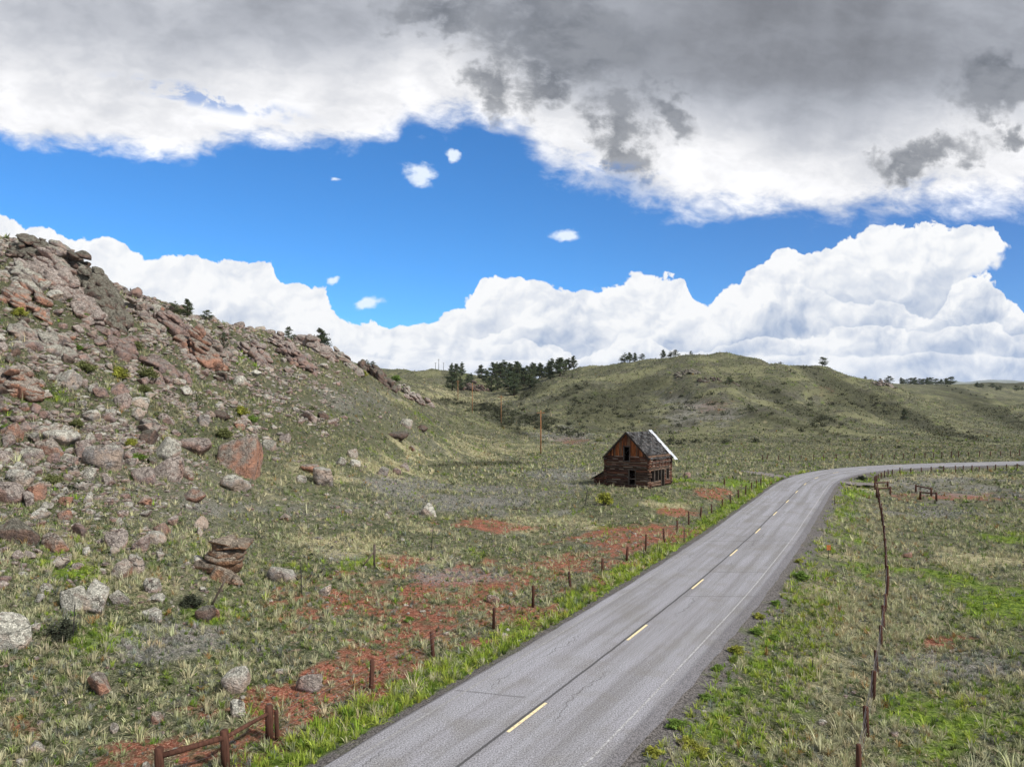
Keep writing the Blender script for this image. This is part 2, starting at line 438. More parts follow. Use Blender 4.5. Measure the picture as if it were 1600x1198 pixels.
def bl(px, py, cx, cy, rx, ry, rot=0.0):
    c_, s_ = math.cos(R(rot)), math.sin(R(rot))
    u, v = px - cx, py - cy
    d = ((u * c_ + v * s_) / rx) ** 2 + ((-u * s_ + v * c_) / ry) ** 2
    return np.exp(-d)
SOIL = [(760,930,200,40,-20),(520,1070,150,40,-22),(960,860,120,20,-14),(640,960,190,60),(560,1020,90,60),(900,880,150,34,-14),(230,1165,170,46),(420,1100,90,30),(1000,845,90,16,-10),(100,1190,60,20),(30,1130,50,20),(600,995,95,34),(570,940,70,26),(700,905,90,24),(800,955,70,36),(860,905,70,26),(935,872,65,20),(1000,838,48,13),(760,822,70,10),(1112,771,30,9),(160,1180,110,40),
        (310,1115,70,26),(520,1045,60,22),(450,1085,50,22),(1500,775,90,8),(700,980,60,22),(60,1150,60,30),(1480,1000,70,16),(1060,800,25,8),(890,688,26,6),(640,880,50,14),(1290,612,18,7),(1110,632,30,10)]
GREEN = [(1480,915,130,26),(1560,945,120,30),(1330,800,34,34),(1340,770,30,14),(1180,1000,26,60),(1110,1110,40,60),(1420,1100,60,50),(150,1010,120,40),(90,900,90,40),(1560,840,90,12),(880,800,40,8),(1150,755,60,6),(560,880,50,15),(330,960,70,25),(1470,1170,90,40)]
STRAW = [(540,850,110,36),(640,870,90,28),(1290,920,60,60),(1270,1060,60,90),(1360,760,60,14),(850,820,90,20),(1500,870,110,22),(760,700,140,20),(600,730,100,30),(1540,880,100,14),(700,620,120,20),(1050,790,60,10),(1450,745,150,5)]
def masks(x, y, z, t):
    px, py = to_px(x, y, z)
    r = np.hypot(x, y)
    infr = (y > 8)
    n1 = fbm(x / 3.0, y / 3.0, 4, 41) + 0.7 * fbm(x / 11, y / 11, 3, 42)
    so = np.zeros(len(x)); gr_ = np.zeros(len(x)); st = np.zeros(len(x))
    for b in SOIL: so = np.maximum(so, bl(px, py, *b))
    for b in GREEN: gr_ = np.maximum(gr_, bl(px, py, *b))
    for b in STRAW: st = np.maximum(st, bl(px, py, *b))
    n4 = fbm(x / 0.9, y / 0.9, 3, 47)
    so = sstep(so * 1.1 + n1 * 1.8 * sstep(so, .03, .3) + n4 * 1.4, 0.30, 0.85) * infr * sstep(so, .03, .25)
    gr_ = sstep(gr_ * 1.0 + n1 * 1.7 + n4 * .6, 0.38, 0.9) * infr
    st = sstep(st * .8 + fbm(x / 4, y / 4, 4, 55) * 2.2 + n4 * .7, 0.40, 1.0) * infr
    verge = (1 - sstep(np.abs(t + 5.4), 0.6, 1.7))
    gr_ = np.maximum(gr_, verge * (1 - so) * (y < 135))
    gv = (1 - sstep(np.abs(t - 4.8), 0.5, 1.5 )) * (y < 150)
    gv = np.maximum(gv, (1 - sstep(np.abs(t), 4.5, 4.9)))
    so = np.where(gv > 0.5, 0, so)
    return so, gr_, st, gv

SAGE = [(720,785,170,26),(430,790,130,26),(1480,758,170,20),(880,745,90,14),(690,900,70,20),(560,620,80,30),(1440,800,110,12),(640,760,80,20),(1090,640,90,30),(870,680,60,16),(1500,1040,110,26),(540,870,60,16),(240,1010,90,30)]
def sage(x, y, z):
    px, py = to_px(x, y, z); o = np.zeros(len(x))
    for b in SAGE: o = np.maximum(o, bl(px, py, *b))
    return sstep(o + fbm(x / 5, y / 5, 4, 51) * 1.7, 0.35, 0.95) * (y > 8) * (o > .03)

DK = [(1320,608,120,15,30),(1420,650,110,12,27),(1540,640,110,14,22),(1240,640,60,8,25),(850,655,60,8,8),(770,640,40,8,10),(790,665,50,7,25),(700,628,60,6,5),(830,612,30,10,-20),(880,618,50,8,-22),(1290,600,70,8,32),(1370,630,60,10,28),(1470,670,90,6,18),(1500,612,70,7,20),(1590,660,60,6,15),(1570,600,60,5),(1260,668,110,5,14),(740,725,100,5,-2),(960,650,30,12),(1200,615,70,14,25),(1270,648,60,9,22),(1330,625,70,18,30),(960,640,90,40,0),(1010,600,60,14,-10)]  # gully brush, and shade of the hill folds painted as darker colour
def brush_and_shade(x, y, z):
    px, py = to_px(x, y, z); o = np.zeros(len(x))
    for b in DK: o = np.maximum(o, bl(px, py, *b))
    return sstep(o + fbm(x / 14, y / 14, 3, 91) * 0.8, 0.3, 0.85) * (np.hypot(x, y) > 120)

# ------------------------------------------------------------------ object helpers
def mesh_np(name, verts, faces_flat, counts, smooth=True):
    me = bpy.data.meshes.new(name)
    nv, nf = len(verts), len(counts)
    me.vertices.add(nv); me.vertices.foreach_set('co', np.asarray(verts, np.float32).ravel())
    me.loops.add(len(faces_flat)); me.loops.foreach_set('vertex_index', np.asarray(faces_flat, np.int32))
    me.polygons.add(nf)
    st = np.r_[0, np.cumsum(counts)[:-1]].astype(np.int32)
    me.polygons.foreach_set('loop_start', st)
    me.polygons.foreach_set('use_smooth', np.full(nf, smooth))
    me.update(calc_edges=True)
    return me
def mesh_py(name, verts, faces, smooth=False):
    f = [i for q in faces for i in q]
    return mesh_np(name, np.array(verts), f, np.array([len(q) for q in faces]), smooth)
def link(name, me, mat=None, parent=None, loc=None):
    o = bpy.data.objects.new(name, me)
    COL.objects.link(o)
    if mat is not None and me is not None and not me.materials:
        me.materials.append(mat)
    if parent is not None: o.parent = parent
    if loc is not None: o.location = loc
    return o
def tag(o, label=None, cat=None, group=None, kind=None):
    if label: o['label'] = label
    if cat: o['category'] = cat
    if group: o['group'] = group
    if kind: o['kind'] = kind
    return o
def empty(name, loc, rz=0.0):
    o = bpy.data.objects.new(name, None)
    o.empty_display_size = 0.5
    COL.objects.link(o); o.location = loc; o.rotation_euler = (0, 0, rz)
    return o
def copy_tree(o, parent=None):
    c_ = o.copy(); COL.objects.link(c_)
    if parent is not None: c_.parent = parent
    for ch in list(o.children): copy_tree(ch, c_)
    return c_
def color_attr(me, name, rgba):
    at = me.attributes.new(name, 'FLOAT_COLOR', 'POINT')
    at.data.foreach_set('color', np.asarray(rgba, np.float32).ravel())
def lin_(r, g, b):
    f = lambda c: (c / 255 / 12.92) if c / 255 <= 0.04045 else ((c / 255 + 0.055) / 1.055) ** 2.4
    return (f(r), f(g), f(b))
class MB:
    """collects boxes, bars and tubes for ONE mesh"""
    def __init__(s): s.v, s.f = [], []
    def hexa(s, pts):
        b = len(s.v); s.v += [tuple(p) for p in pts]
        s.f += [(b, b + 3, b + 2, b + 1), (b + 4, b + 5, b + 6, b + 7), (b, b + 1, b + 5, b + 4), (b + 1, b + 2, b + 6, b + 5), (b + 2, b + 3, b + 7, b + 6), (b + 3, b, b + 4, b + 7)]
    def box(s, x0, x1, y0, y1, z0, z1, j=0.0):
        q = [(x0, y0, z0), (x1, y0, z0), (x1, y1, z0), (x0, y1, z0), (x0, y0, z1), (x1, y0, z1), (x1, y1, z1), (x0, y1, z1)]
        s.hexa([tuple(c + random.uniform(-j, j) for c in p) for p in q])
    def tube(s, pts, rad, n=8, caps=True, wob=0.0):
        b0 = len(s.v); m = len(pts)
        pts = [Vector(p) for p in pts]
        for i, p in enumerate(pts):
            d = (pts[min(i + 1, m - 1)] - pts[max(i - 1, 0)]).normalized()
            u = d.cross(Vector((0, 0, 1)))
            if u.length < 1e-3: u = Vector((1, 0, 0))
            u.normalize(); w = u.cross(d)
            r = rad[i] if isinstance(rad, (list, tuple)) else rad
            for k in range(n):
                a = 2 * math.pi * k / n
                rr = r * (1 + random.uniform(-wob, wob))
                s.v.append(tuple(p + u * (math.cos(a) * rr) + w * (math.sin(a) * rr)))
        for i in range(m - 1):
            for k in range(n):
                a, b = b0 + i * n + k, b0 + i * n + (k + 1) % n
                s.f.append((a, b, b + n, a + n))
        if caps:
            s.f.append(tuple(b0 + k for k in range(n))[::-1]); s.f.append(tuple(b0 + (m - 1) * n + k for k in range(n)))
    def mesh(s, name, smooth=False):
        return mesh_py(name, s.v, s.f, smooth)
    def build(s, name, mat, parent=None, smooth=False):
        return link(name, s.mesh(name, smooth), mat, parent)

# ------------------------------------------------------------------ materials
def new_mat(name, rough=0.9, spec=0.2):
    m_ = bpy.data.materials.new(name); m_.use_nodes = True
    t = m_.node_tree; bs = t.nodes['Principled BSDF']
    bs.inputs['Roughness'].default_value = rough
    bs.inputs['Specular IOR Level'].default_value = spec
    return m_, NT(t), bs
def bump(N, bs, h, strength=0.5, dist=0.05):
    b = N.n('ShaderNodeBump'); b.inputs['Strength'].default_value = strength; b.inputs['Distance'].default_value = dist
    N.set(b.inputs['Height'], h); N.t.links.new(b.outputs[0], bs.inputs['Normal'])
def attr(N, name):
    return N.n('ShaderNodeAttribute', attribute_name=name)
def geo_pos(N): return N.n('ShaderNodeNewGeometry').outputs['Position']
def objco(N): return N.n('ShaderNodeTexCoord').outputs['Object']
def orand(N): return N.n('ShaderNodeObjectInfo').outputs['Random']

def ground_mat():
    m_, N, bs = new_mat('ground_soil_and_grass', 0.95, 0.1)
    p = geo_pos(N)
    A1 = attr(N, 'zones'); za_, zb_, zc_ = N.sep(A1.outputs['Vector'])
    gv = A1.outputs['Alpha']
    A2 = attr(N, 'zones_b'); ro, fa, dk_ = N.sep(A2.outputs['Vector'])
    n0 = N.noise(p, 0.045, 5, 0.6)
    n1 = N.noise(p, 0.42, 6, 0.65)
    n2 = N.noise(p, 2.6, 5, 0.65)
    n3 = N.noise(p, 11.0, 4, 0.7)
    n5 = N.noise(p, 38.0, 3, 0.7)
    nb = N.noise(N.vm('ADD', p, (31, 17, 5)), 0.9, 6, 0.7)
    c_ = N.mix(N.ss(n1, 0.40, 0.60), (0.052, 0.068, 0.026), (0.105, 0.108, 0.066))
    c_ = N.mix(N.ss(nb, 0.50, 0.64), c_, (0.175, 0.168, 0.108))
    c_ = N.mix(N.mul(N.ss(n0, 0.5, 0.68), 0.5), c_, (0.15, 0.145, 0.125))
    c_ = N.mix(N.ss(n2, 0.54, 0.66, 0, 0.9), c_, (0.034, 0.042, 0.018))
    c_ = N.mix(N.ss(n3, 0.53, 0.68, 0, 0.75), c_, (0.29, 0.28, 0.20))
    # bare earth between the plants, pink grey
    c_ = N.mix(N.mul(N.ss(N.add(n2, N.mul(n1, .5)), 0.74, 0.62), N.ss(nb, 0.5, 0.40)), c_, (0.235, 0.175, 0.135))
    c_ = N.mix(N.mul(zc_, N.ss(n2, 0.36, 0.56)), c_, (0.42, 0.38, 0.23))
    c_ = N.mix(N.mul(zb_, N.ss(n1, 0.30, 0.52, 0.5, 1.0)), c_, N.mix(N.ss(n2, 0.4, 0.62), (0.075, 0.125, 0.018), (0.19, 0.26, 0.045)))
    red = N.mix(N.ss(n2, 0.38, 0.62), (0.165, 0.052, 0.033), (0.32, 0.122, 0.078))
    red = N.mix(N.mul(fa, 0.6), red, (0.15, 0.11, 0.08))
    red = N.mix(N.ss(n3, 0.52, 0.66, 0, .7), red, (0.36, 0.24, 0.18))
    red = N.mix(N.ss(N.noise(N.vm('ADD', p, (3, 60, 2)), 1.4, 5, .7), 0.50, 0.62, 0, .8), red, (0.12, 0.10, 0.055))
    c_ = N.mix(N.mul(za_, N.ss(nb, 0.36, 0.50, 0.45, 1.0)), c_, red)
    c_ = N.mix(N.mul(A2.outputs['Alpha'], N.ss(n2, 0.36, 0.60, 0.85, 0.35)), c_, N.mix(N.ss(n3, .4, .6), (0.150, 0.145, 0.150), (0.30, 0.285, 0.275)))
    c_ = N.mix(N.mul(ro, N.ss(nb, 0.40, 0.58, 0.25, 0.85)), c_, (0.075, 0.080, 0.046))
    # stones and scree on the rocky hillside
    vr = N.voro(p, 1.15, 2.0, 0.6)
    stone = N.mix(N.ss(n1, 0.4, 0.62), (0.21, 0.185, 0.165), (0.30, 0.17, 0.125))
    c_ = N.mix(N.mul(ro, N.ss(N.add(n2, N.mul(vr, -0.25)), 0.36, 0.44)), c_, stone)
    # dark low brush on the far slopes, then gully brush mixed with painted fold shade
    spk = N.noise(p, 0.55, 5, 0.75)
    spk2 = N.noise(N.vm('ADD', p, (9, 3, 1)), 0.11, 5, 0.62)
    c_ = N.mix(N.mul(fa, N.ss(spk, 0.52, 0.60, 0, 0.85)), c_, (0.036, 0.042, 0.022))
    c_ = N.mix(N.mul(fa, N.ss(spk2, 0.50, 0.62, 0, 0.7)), c_, (0.085, 0.080, 0.062))
    c_ = N.mix(N.mul(fa, N.ss(N.noise(N.vm('ADD', p, (70, 3, 1)), 0.05, 6, 0.65), 0.50, 0.60, 0, 0.6)), c_, (0.215, 0.215, 0.115))
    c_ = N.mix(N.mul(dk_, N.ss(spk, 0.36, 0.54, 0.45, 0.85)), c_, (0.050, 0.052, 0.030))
    c_ = N.mix(1.0, c_, N.mix(N.ss(N.add(N.mul(n3, .55), N.mul(n5, .45)), 0.38, 0.62), (0.42, 0.42, 0.40), (1.36, 1.34, 1.30)), 'MULTIPLY')
    grav = N.mix(N.ss(N.voro(p, 14.0), 0.15, 0.55), (0.20, 0.18, 0.17), (0.06, 0.055, 0.052))
    grav = N.mix(N.ss(n3, 0.42, 0.64), grav, (0.19, 0.175, 0.165))
    c_ = N.mix(N.mul(gv, N.ss(n1, 0.36, 0.50, 0.55, 1.0)), c_, grav)
    N.set(bs.inputs['Base Color'], c_)
    bump(N, bs, N.add(N.mul(n2, 0.7), N.mul(n3, 0.35)), 0.9, 0.22)
    return m_

def rock_mat(name, cap, side, dark):
    """lichen-grey cap, weathered sides, dark cracks"""
    m_, N, bs = new_mat(name, 0.92, 0.15)
    p = geo_pos(N)
    nz = N.sep(N.n('ShaderNodeNewGeometry').outputs['Normal'])[2]
    n1 = N.noise(p, 0.9, 6, 0.62)
    n2 = N.noise(p, 4.5, 5, 0.65)
    n3 = N.noise(p, 16, 3, 0.6)
    rnd = orand(N)
    sidec = N.mix(N.ss(n1, 0.38, 0.62), side, tuple(min(1, v * f) for v, f in zip(side, (0.66, 0.78, 0.92))))
    sidec = N.mix(N.ss(n2, 0.52, 0.68, 0, 0.6), sidec, tuple(v * 1.45 for v in side))
    k = N.ss(N.add(N.add(nz, N.mul(N.sub(n1, 0.5), 1.6)), N.mul(N.sub(rnd, 0.5), 0.9)), -0.1, 0.55)
    capc = N.mix(N.ss(n2, 0.40, 0.60), cap, tuple(v * 0.50 for v in cap))
    n6 = N.noise(p, 34, 3, 0.7)
    capc = N.mix(N.ss(n3, 0.55, 0.68, 0, 0.7), capc, tuple(v * 1.5 for v in cap))
    c_ = N.mix(k, sidec, capc)
    c_ = N.mix(N.ss(N.noise(p, 2.1, 5, .7), 0.52, 0.66, 0, .75), c_, tuple(v * .45 for v in side))
    c_ = N.mix(1.0, c_, N.mix(N.ss(N.add(N.mul(n3, .5), N.mul(n6, .5)), 0.38, 0.62), (0.68, 0.68, 0.68), (1.24, 1.24, 1.24)), 'MULTIPLY')
    crack = N.voro(N.vm('ADD', N.vm('MULTIPLY', N.vm('ADD', p, N.scale(N.n('ShaderNodeObjectInfo').outputs['Location'], 0.37)), (0.8, 0.8, 1.5)), N.scale(N.noise(p, 1.1, 5, .65, color=True), 1.6)), 0.75, 1.0, 0.5, feature='DISTANCE_TO_EDGE')
    ck = N.mul(N.ss(crack, 0.0, 0.03, 1.0, 0.0), N.ss(N.noise(p, 0.8, 3, .6), 0.46, 0.60))
    c_ = N.mix(N.mul(ck, 0.75), c_, dark)
    hs = N.n('ShaderNodeHueSaturation'); N.set(hs.inputs['Color'], c_); N.set(hs.inputs['Value'], N.mad(rnd, 0.55, 0.95))
    N.set(bs.inputs['Base Color'], hs.outputs[0])
    bump(N, bs, N.add(N.add(N.add(N.mul(n1, 1.2), N.mul(n2, 0.9)), N.mul(n3, 0.35)), N.mul(ck, -0.6)), 1.0, 0.28)
    return m_
def vcol_mat(name, rough=0.9, transl=False, spec=0.1, nscale=None):
    m_, N, bs = new_mat(name, rough, spec)
    c_ = attr(N, 'Col').outputs['Color']
    if nscale:
        n = N.noise(geo_pos(N), nscale, 4, 0.6)
        c_ = N.mix(N.ss(n, 0.3, 0.7), N.mix(1.0, c_, (0.68, 0.68, 0.68), 'MULTIPLY'), N.mix(1.0, c_, (1.25, 1.25, 1.25), 'MULTIPLY'))
    N.set(bs.inputs['Base Color'], c_)
    if transl:
        tr = N.n('ShaderNodeBsdfTranslucent'); N.set(tr.inputs[0], c_)
        ms = N.n('ShaderNodeMixShader'); ms.inputs[0].default_value = 0.2
        N.t.links.new(bs.outputs[0], ms.inputs[1]); N.t.links.new(tr.outputs[0], ms.inputs[2])
        N.t.links.new(ms.outputs[0], N.t.nodes['Material Output'].inputs[0])
    return m_
def wood_mat(name, a, b, scale=(6, 6, 0.7), rough=0.9, wb=False):
    m_, N, bs = new_mat(name, rough, 0.15)
    p = objco(N)
    n = N.noise(N.vm('MULTIPLY', p, scale), 2.2, 6, 0.65)
    n2 = N.noise(p, 1.1, 3, 0.6)
    c_ = N.mix(N.ss(n, 0.34, 0.66), a, b)
    c_ = N.mix(N.ss(n2, 0.45, 0.7, 0, 0.6), c_, tuple(v * 0.5 for v in a))
    rnd = orand(N)
    hs = N.n('ShaderNodeHueSaturation'); N.set(hs.inputs['Color'], c_); N.set(hs.inputs['Value'], N.mad(rnd, 0.5, 0.75))
    N.set(bs.inputs['Base Color'], hs.outputs[0])
    bump(N, bs, n, 0.6, 0.02)
    return m_
M = {}
M['ground'] = ground_mat()
M['rock_grey'] = rock_mat('lichen_grey_granite', (0.33, 0.315, 0.265), (0.33, 0.245, 0.20), (0.05, 0.04, 0.035))
M['rock_pale'] = rock_mat('pale_granite', (0.42, 0.405, 0.345), (0.41, 0.32, 0.255), (0.08, 0.07, 0.06))
M['rock_pink'] = rock_mat('pink_granite', (0.285, 0.245, 0.215), (0.31, 0.205, 0.165), (0.06, 0.035, 0.03))
M['rock_orange'] = rock_mat('orange_granite', (0.28, 0.245, 0.205), (0.37, 0.195, 0.130), (0.07, 0.03, 0.02))
M['rock_dark'] = rock_mat('dark_weathered_rock', (0.150, 0.140, 0.112), (0.165, 0.110, 0.085), (0.03, 0.024, 0.02))
M['slab'] = rock_mat('layered_brown_rock', (0.24, 0.20, 0.155), (0.26, 0.145, 0.085), (0.04, 0.028, 0.02))
M['veg'] = vcol_mat('grass_blades', 0.9, True)
M['leaf'] = vcol_mat('leaves', 0.85, True)
M['post'] = wood_mat('weathered_red_brown_wood', (0.052, 0.024, 0.016), (0.11, 0.050, 0.034))
M['post_grey'] = wood_mat('weathered_grey_wood', (0.075, 0.055, 0.042), (0.15, 0.12, 0.10))
M['pole'] = wood_mat('utility_pole_wood', (0.22, 0.10, 0.045), (0.32, 0.16, 0.07))
M['bark'] = wood_mat('bark', (0.07, 0.05, 0.035), (0.13, 0.09, 0.07))
m_, N_, b_ = new_mat('galvanised_wire', 0.5, 0.4); b_.inputs['Base Color'].default_value = (0.12, 0.11, 0.11, 1); b_.inputs['Metallic'].default_value = 0.4; M['wire'] = m_
m_, N_, b_ = new_mat('dark_steel', 0.7, 0.3); b_.inputs['Base Color'].default_value = (0.035, 0.032, 0.03, 1); M['steel'] = m_

# ------------------------------------------------------------------ ground sheet
na, nl = len(ga), len(gl)
vid = np.arange(na * nl).reshape(nl, na)
# weld the seam behind the camera: last column uses the first column's vertices
vid[:, -1] = vid[:, 0]
q = np.stack([vid[:-1, :-1], vid[:-1, 1:], vid[1:, 1:], vid[1:, :-1]], -1).reshape(-1, 4)
GZ[:, -1] = GZ[:, 0]
verts = np.stack([gx, gy, GZ.ravel()], 1)
fan = np.stack([np.full(na - 1, na * nl), vid[0, 1:], vid[0, :-1]], 1)
verts = np.concatenate([verts, [[0, 0, float(GZ[0].mean())]]])
me = mesh_np('ground', verts, np.concatenate([q[:, ::-1].ravel(), fan.ravel()[::-1]]), np.r_[np.full(len(q), 4), np.full(len(fan), 3)])
so, g_, st, gv = masks(gx, gy, GZ.ravel(), gt)
ro = sstep(hill * left + fbm(gx / 8, gy / 8, 3, 77) * 0.8 + 0.25 * sstep(GZ.ravel(), 8, 25) * left, 0.55, 1.0) * (gr < 240)
gpx, gpy = to_px(gx, gy, GZ.ravel())
ro = np.maximum(ro * (1 - sstep(gpx, 560, 720)), sstep(bl(gpx, gpy, 1090, 605, 70, 34) + bl(gpx, gpy, 1130, 590, 50, 14, 20) + bl(gpx, gpy, 1390, 608, 28, 12, 30) + bl(gpx, gpy, 750, 652 - 50, 20, 14) + bl(gpx, gpy, 1170, 640, 60, 16, 20) + fbm(gx / 9, gy / 9, 3, 71) * 0.9, 0.35, 0.8) * 0.75 * (gr > 150))
fa = sstep(gr, 110, 260)
dk = brush_and_shade(gx, gy, GZ.ravel())
z1 = np.zeros((len(verts), 4)); z1[:-1] = np.stack([so, g_, st, gv], 1)
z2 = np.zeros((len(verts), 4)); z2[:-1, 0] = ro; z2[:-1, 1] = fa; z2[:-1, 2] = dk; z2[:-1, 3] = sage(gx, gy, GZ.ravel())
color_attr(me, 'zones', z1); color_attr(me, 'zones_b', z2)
ground = link('ground', me, M['ground']); tag(ground, kind='structure')

# ------------------------------------------------------------------ road
def strip(name, t0, t1, z, s0, s1, mat, parent=None, step=1, nt=1, kind='structure', jig=0.0, skirt=0.0):
    ks = np.arange(int(s0), int(s1) + 1, step)
    ts = np.linspace(t0, t1, nt + 1)
    v, uv = [], []
    prof = [(t, z) for t in ts]
    if skirt:
        prof = [(t0 - 0.25, z - skirt)] + prof + [(t1 + 0.42, z - skirt)]
    for k in ks:
        jl, jr = random.uniform(-jig, jig), random.uniform(-jig, jig)
        for i, (t, zz) in enumerate(prof):
            tt = t + (jl if i < len(prof) / 2 else jr) * (abs(t) > 3.5 or jig == 0)
            q = RL[k] + RN[k] * tt
            v.append((q[0], q[1], zz)); uv.append((k, tt, 0, 1))
    w = len(prof)
    f = [(i * w + j, (i + 1) * w + j, (i + 1) * w + j + 1, i * w + j + 1)[::-1] for i in range(len(ks) - 1) for j in range(w - 1)]
    me = mesh_py(name, v, f, False)
    color_attr(me, 'st', uv)
    o = link(name, me, mat, parent)
    if kind: tag(o, kind=kind)
    return o
def asphalt():
    m_, N, bs = new_mat('worn_asphalt', 0.85, 0.25)
    s_, t_, _ = N.sep(attr(N, 'st').outputs['Vector'])
    p = geo_pos(N)
    st_ = N.xyz(N.mul(s_, 0.035), t_, 0)
    streak = N.noise(st_, 1.6, 5, 0.6)
    n1 = N.noise(p, 0.35, 5, 0.6)
    sp = N.noise(p, 17, 4, 0.8)
    spv = N.voro(p, 38)
    c_ = N.mix(N.ss(streak, 0.32, 0.68), (0.192, 0.188, 0.195), (0.268, 0.266, 0.290))
    c_ = N.mix(N.ss(n1, 0.45, 0.68, 0, 0.5), c_, (0.17, 0.16, 0.145))
    # paler wheel paths
    for tc_ in (-2.7, -1.0, 1.0, 2.7):
        w = N.ss(N.m('ABSOLUTE', N.sub(t_, tc_ )), 0.0, 0.7, 0.22, 0.0)
        c_ = N.mix(N.mul(w, N.ss(streak, .3, .6)), c_, (0.33, 0.34, 0.37))
    c_ = N.mix(1.0, c_, N.mix(N.ss(sp, 0.36, 0.64), (0.45, 0.45, 0.45), (1.6, 1.58, 1.54)), 'MULTIPLY')
    # joint along the middle and sealed cracks
    wob = N.mul(N.sub(N.noise(N.xyz(s_, 0, 0), 0.35, 4, 0.7), 0.5), 0.28)
    j = N.ss(N.m('ABSOLUTE', N.add(N.sub(t_, -0.10), N.mul(wob, 0.5))), 0.03, 0.085, 0.85, 0.0)
    c_ = N.mix(j, c_, (0.045, 0.043, 0.042))
    SS = lambda a, b: float(road_st(np.array([flat(a, b)[0]]), np.array([flat(a, b)[1]]))[0][0])
    for (sc, ta, tb, sk) in ((SS(1065, 931), 0.1, 4.0, .54), (SS(1170, 845), -3.6, 3.6, .56), (SS(1178, 838), -3.9, -0.2, .5), (SS(1110, 893), 0.2, 3.4, .5), (SS(860, 1092), -3.8, -1.0, .3)):
        d = N.m('ABSOLUTE', N.sub(N.sub(s_, sc), N.add(N.mul(t_, sk), N.mul(wob, 2.2))))
        k = N.mul(N.ss(d, 0.015, 0.10, 0.55, 0.0), N.mul(N.m('GREATER_THAN', t_, ta), N.m('LESS_THAN', t_, tb)))
        c_ = N.mix(k, c_, (0.06, 0.057, 0.055))
    # meandering crack beside the middle in the near lane
    jw = N.mul(N.sub(N.noise(N.xyz(s_, 3.3, 0), 0.22, 5, 0.75), 0.5), 2.6)
    k = N.mul(N.ss(N.m('ABSOLUTE', N.sub(N.sub(t_, 0.9), jw)), 0.01, 0.05, 0.6, 0.0), N.ss(N.noise(N.xyz(s_, 0, 8), .12, 2), 0.5, 0.56))
    c_ = N.mix(k, c_, (0.07, 0.065, 0.063))
    k = N.mul(N.ss(N.m('ABSOLUTE', N.sub(N.add(t_, 2.6), jw)), 0.01, 0.05, 0.6, 0.0), N.ss(N.noise(N.xyz(s_, 5, 2), .12, 2), 0.5, 0.56))
    c_ = N.mix(k, c_, (0.07, 0.065, 0.063))
    # darker unworn shoulder
    c_ = N.mix(N.ss(t_, 3.80, 4.1, 0, 0.75), c_, N.mix(N.ss(sp, 0.4, 0.62), (0.055, 0.052, 0.055), (0.16, 0.15, 0.155)))
    c_ = N.mix(N.ss(t_, -3.85, -4.05, 0, 0.7), c_, (0.085, 0.08, 0.085))
    N.set(bs.inputs['Base Color'], c_)
    bump(N, bs, N.add(sp, N.mul(spv, 0.5)), 0.5, 0.012)
    return m_
def paint(name, colr, wear):
    m_, N, bs = new_mat(name, 0.8, 0.25)
    p = geo_pos(N)
    n = N.noise(p, 9, 5, 0.7)
    N.set(bs.inputs['Base Color'], N.mix(N.ss(n, 0.5 - wear, 0.62, 0.0, 1.0 if wear > .1 else 0.5), colr, (0.20, 0.19, 0.185)))
    return m_
M['asphalt'] = asphalt()
M['yellow'] = paint('yellow_road_paint', (0.80, 0.66, 0.38), 0.0)
M['white'] = paint('white_road_paint', (0.52, 0.52, 0.52), 0.15)
M['white_worn'] = paint('worn_white_road_paint', (0.36, 0.36, 0.355), 0.16)
SEND = len(RL) - 60
road = strip('road', -3.95, 4.05, 0.0, 30, SEND, M['asphalt'], None, 1, 6, 'structure', 0.06, 0.12)
strip('edge_line', 3.43, 3.515, 0.008, 40, SEND - 5, M['white'], road)
strip('edge_line', -3.45, -3.36, 0.008, 40, SEND - 5, M['white_worn'], road)
s_dash = float(road_st(np.array([flat(779, 1150)[0]]), np.array([flat(779, 1150)[1]]))[0][0])
for k in range(-3, 16):
    s0 = s_dash + 12.2 * k
    if s0 > 40:
        a = int(round(s0)); b_end = a + 3
        strip('centre_line_dash', -0.02, 0.11, 0.008, a, b_end, M['yellow'] if k < 4 else M['yellow'], road)
# gravel drives on both sides of the bend
def drive(name, pts, w, z, mat):
    p = smooth(resample(pts, 1.0), 2); t = np.gradient(p, axis=0); t /= np.linalg.norm(t, axis=1)[:, None]
    nn = np.stack([t[:, 1], -t[:, 0]], 1)
    v, f = [], []
    for i, q in enumerate(p):
        for k, o in enumerate(np.linspace(-w / 2, w / 2, 5)):
            r = q + nn[i] * (o * random.uniform(.92, 1.08) * (1.5 if i < 3 else 1.0))
            v.append((r[0], r[1], max(hz(r[0], r[1]), -0.3) + z))
    for i in range(len(p) - 1):
        for k in range(4):
            a = i * 5 + k; f.append((a, a + 5, a + 6, a + 1)[::-1])
    o = link(name, mesh_py(name, v, f, True), mat); tag(o, kind='structure')
m_, N_, b_ = new_mat('drive_gravel', 0.95, 0.1)
p_ = geo_pos(N_)
N_.set(b_.inputs['Base Color'], N_.mix(N_.ss(N_.noise(p_, 7, 5, .7), .35, .65), (0.11, 0.10, 0.095), (0.24, 0.215, 0.20)))
M['drive'] = m_
drive('gravel_drive', [flat(1240, 743.5), flat(1222, 742), flat(1195, 741), flat(1165, 737)], 4.5, 0.05, M['drive'])
drive('gravel_drive', [flat(1319, 753), flat(1328, 752), flat(1350, 752.5), flat(1372, 754.5)], 4.0, 0.06, M['drive'])

